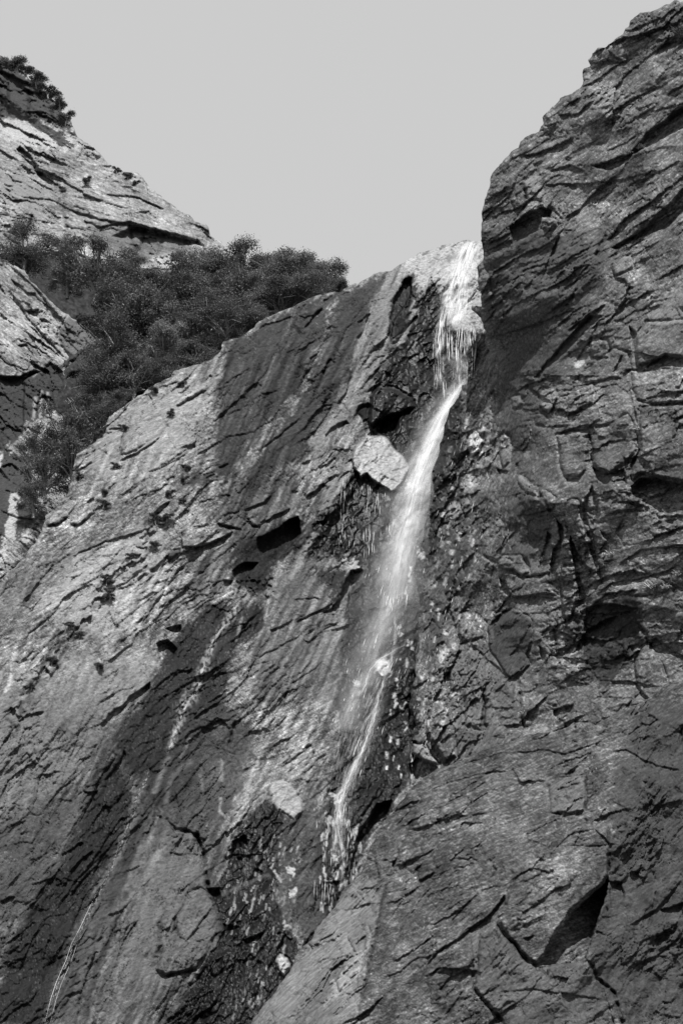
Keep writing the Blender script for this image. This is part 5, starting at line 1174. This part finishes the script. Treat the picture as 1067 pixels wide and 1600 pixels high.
for x, y, r, Y, k, lab in [(28, 95, 13, 171, 'bush', 'topmost dark shrub on the far peak'), (45, 104, 10, 171, 'bush2', 'second shrub down the edge of the peak'), (62, 122, 12, 171, 'bush', 'round shrub on the shoulder of the peak'), (80, 137, 12, 171, 'bush2', 'shrub on the steep rim of the peak'),
                          (96, 158, 11, 171, 'bush', 'shrub hanging on the rim below the shoulder'), (106, 180, 11, 171, 'bush2', 'lowest shrub on the overhanging rim of the peak'), (8, 92, 8, 172, 'bush', 'low shrub at the very left of the summit'), (186, 259, 5, 168, 'bush2', 'tiny shrub on the ridge line of the peak'),
                          (203, 269, 6, 168, 'bush', 'tiny shrub lower on the ridge line'), (216, 280, 5, 168, 'bush2', 'speck of shrub where the ridge steepens'), (100, 298, 8, 165, 'bush', 'small shrub on the ledge across the peak'), (140, 276, 6, 165, 'bush2', 'small shrub above the ledge on the peak')]:
    tree(x - 3, y + 7, r, Y - 1.5, k, lab, 'shrubs on the far peak', 'shrub', 'shrub', .8, 'stem')

def on_rock(px, py, sheets=(mw,)):
    t = float(surf(px, py, 0, list(sheets))); return CAM + t * ray(px, py), t
def shrub(px, py, r, label, sheets=(mw,), kind='bush2', group='tufts on the rock slab'):
    c, t = on_rock(px, py + r * .5, sheets)
    R = r * t / FPX * 1.4
    NT[0] += 1; rg = np.random.RandomState(900 + NT[0])
    e = empty('shrub', tuple(c), label, 'shrub', group)
    cm, tm = tree_meshes(kind)
    for nm, me in (('crown', cm), ('stem', tm)):
        o = bpy.data.objects.new(nm, me); COL.objects.link(o); o.parent = e; o.location = (0, -R * .3, R * .5); o.scale = (R, R, R * .8); o.rotation_euler = (0, 0, rg.uniform(0, 6))
for (x, y), r, lab in [(K5((725, 510))[0], 5, 'dark tuft on the ledge near the top of the slab'), (K5((682, 630))[0], 6, 'dark tuft under the upper long ledge'), (K5((610, 538))[0], 7, 'bushy tuft on the crest of the slab'), (K5((490, 686))[0], 6, 'tuft in the upper corner of the raised plate'),
                       (K5((400, 712))[0], 6, 'tuft on the rim beside the feathery tree'), (K5((320, 880))[0], 6, 'tuft in the short crack near the rim'), (K5((413, 942))[0], 6, 'round dark tuft in the middle of the crack'), (K5((412, 990))[0], 8, 'spreading tuft at the foot of the crack'),
                       (K5((733, 892))[0], 6, 'dark ball of moss beside the pale spot'), (K5((745, 845))[0], 5, 'upright tuft above the ball of moss'), (K5((675, 950))[0], 7, 'grassy tuft over the black slot'), (K5((727, 975))[0], 5, 'tuft right of the grassy tuft'),
                       (K5((620, 1052))[0], 9, 'wide low tuft below the black slot'), (K5((665, 1045))[0], 8, 'pale dry tuft beside the wide low tuft'), (K5((610, 1150))[0], 7, 'tuft high in the rough gully'), (K5((460, 838))[0], 6, 'pale tuft left of the raised plate'),
                       (Z2((820, 690))[0], 6, 'tuft half way down the rough gully'), (Z2((670, 840))[0], 8, 'dark tuft in the widest part of the gully'), (Z2((690, 940))[0], 9, 'largest tuft in the rough gully'), (Z2((440, 1120))[0], 6, 'tuft at the fork of the gully'),
                       (Z2((500, 1170))[0], 6, 'tuft under the fork of the gully'), (Z2((330, 1340))[0], 8, 'dark tuft low in the gully'), (Z2((620, 1370))[0], 7, 'tuft on the rib right of the gully'), (Z2((200, 1500))[0], 6, 'lowest tuft in the gully')]:
    shrub(x, y, r, lab)

def tuft(px, py, r, label, sheets, pale=(.12, .4), n=70, droop=.3, group='grass tufts on the right cliff'):
    c, t = on_rock(px, py, sheets); R = r * t / FPX
    NT[0] += 1; rg = np.random.RandomState(1300 + NT[0])
    V, F, tn = [], [], []
    for i in range(n):
        a = rg.uniform(0, 6.28); l = R * rg.uniform(.5, 1.4); w = .018
        b = np.array([rg.normal() * R * .35, rg.uniform(-.15, .05), rg.normal() * R * .12])
        d = np.array([math.cos(a) * .8, -abs(math.sin(a)) * .5, rg.uniform(.1, 1)]); m = b + d * l * .6; e = b + d * l + np.array([0, 0, -droop * l])
        s = np.array([w, 0, w * .5]); k = len(V)
        V += [b - s, b + s, m + s * .8, m - s * .8, e]; tn += [rg.uniform(*pale)] * 5
        F += [(k, k + 1, k + 2, k + 3), (k + 3, k + 2, k + 4, k + 4)]
    me = bpy.data.meshes.new('grass_tuft'); me.from_pydata([tuple(v) for v in V], [], [f if f[2] != f[3] else f[:3] for f in F])
    at = me.attributes.new('tone', 'FLOAT', 'POINT'); at.data.foreach_set('value', tn); me.materials.append(MAT_GRASS)
    o = bpy.data.objects.new('grass_tuft', me); COL.objects.link(o); o.location = tuple(c - np.array([0, .05, 0]))
    tag(o, label, 'grass tuft', group)
R_ = (rc,)
tuft(*K3((850, 650))[0], 9, 'spiky tuft above the long shadowed overhang', R_, (.05, .15))
tuft(*K3((860, 715))[0], 9, 'dry tuft hanging in the long shadowed overhang', R_, (.10, .35))
tuft(*K3((800, 740))[0], 6, 'small tuft at the left end of the overhang', R_, (.08, .25))
tuft(*K3((940, 655))[0], 6, 'small tuft deep in the overhang', R_, (.05, .15))
tuft(*K4((950, 1045))[0], 11, 'dry grass clump on the strata above the dark cave', R_)
tuft(*K4((1040, 1000))[0], 9, 'dry grass clump at the right edge', R_)
tuft(*K4((1000, 1050))[0], 9, 'trailing pale stems between the two dry clumps', R_)
tuft(*K4((785, 920))[0], 12, 'pale grass growing out of the slanting crack', R_)
tuft(*K4((895, 430))[0], 9, 'pale stalks in the joint between two blocks', R_)
tuft(*K4((440, 1540))[0], 7, 'small sprig near the foot of the cliff', R_)
tuft(*K3((1050, 170))[0], 14, 'dark wiry shrub in the hollow near the top right', R_, (.03, .07), 160)
tuft(*K4((520, 940))[0], 6, 'sprig in the dark slot', R_)
tuft(*K2((710, 425))[0], 6, 'dark sprigs on the jutting flake beside the cascade', R_, (.03, .08))
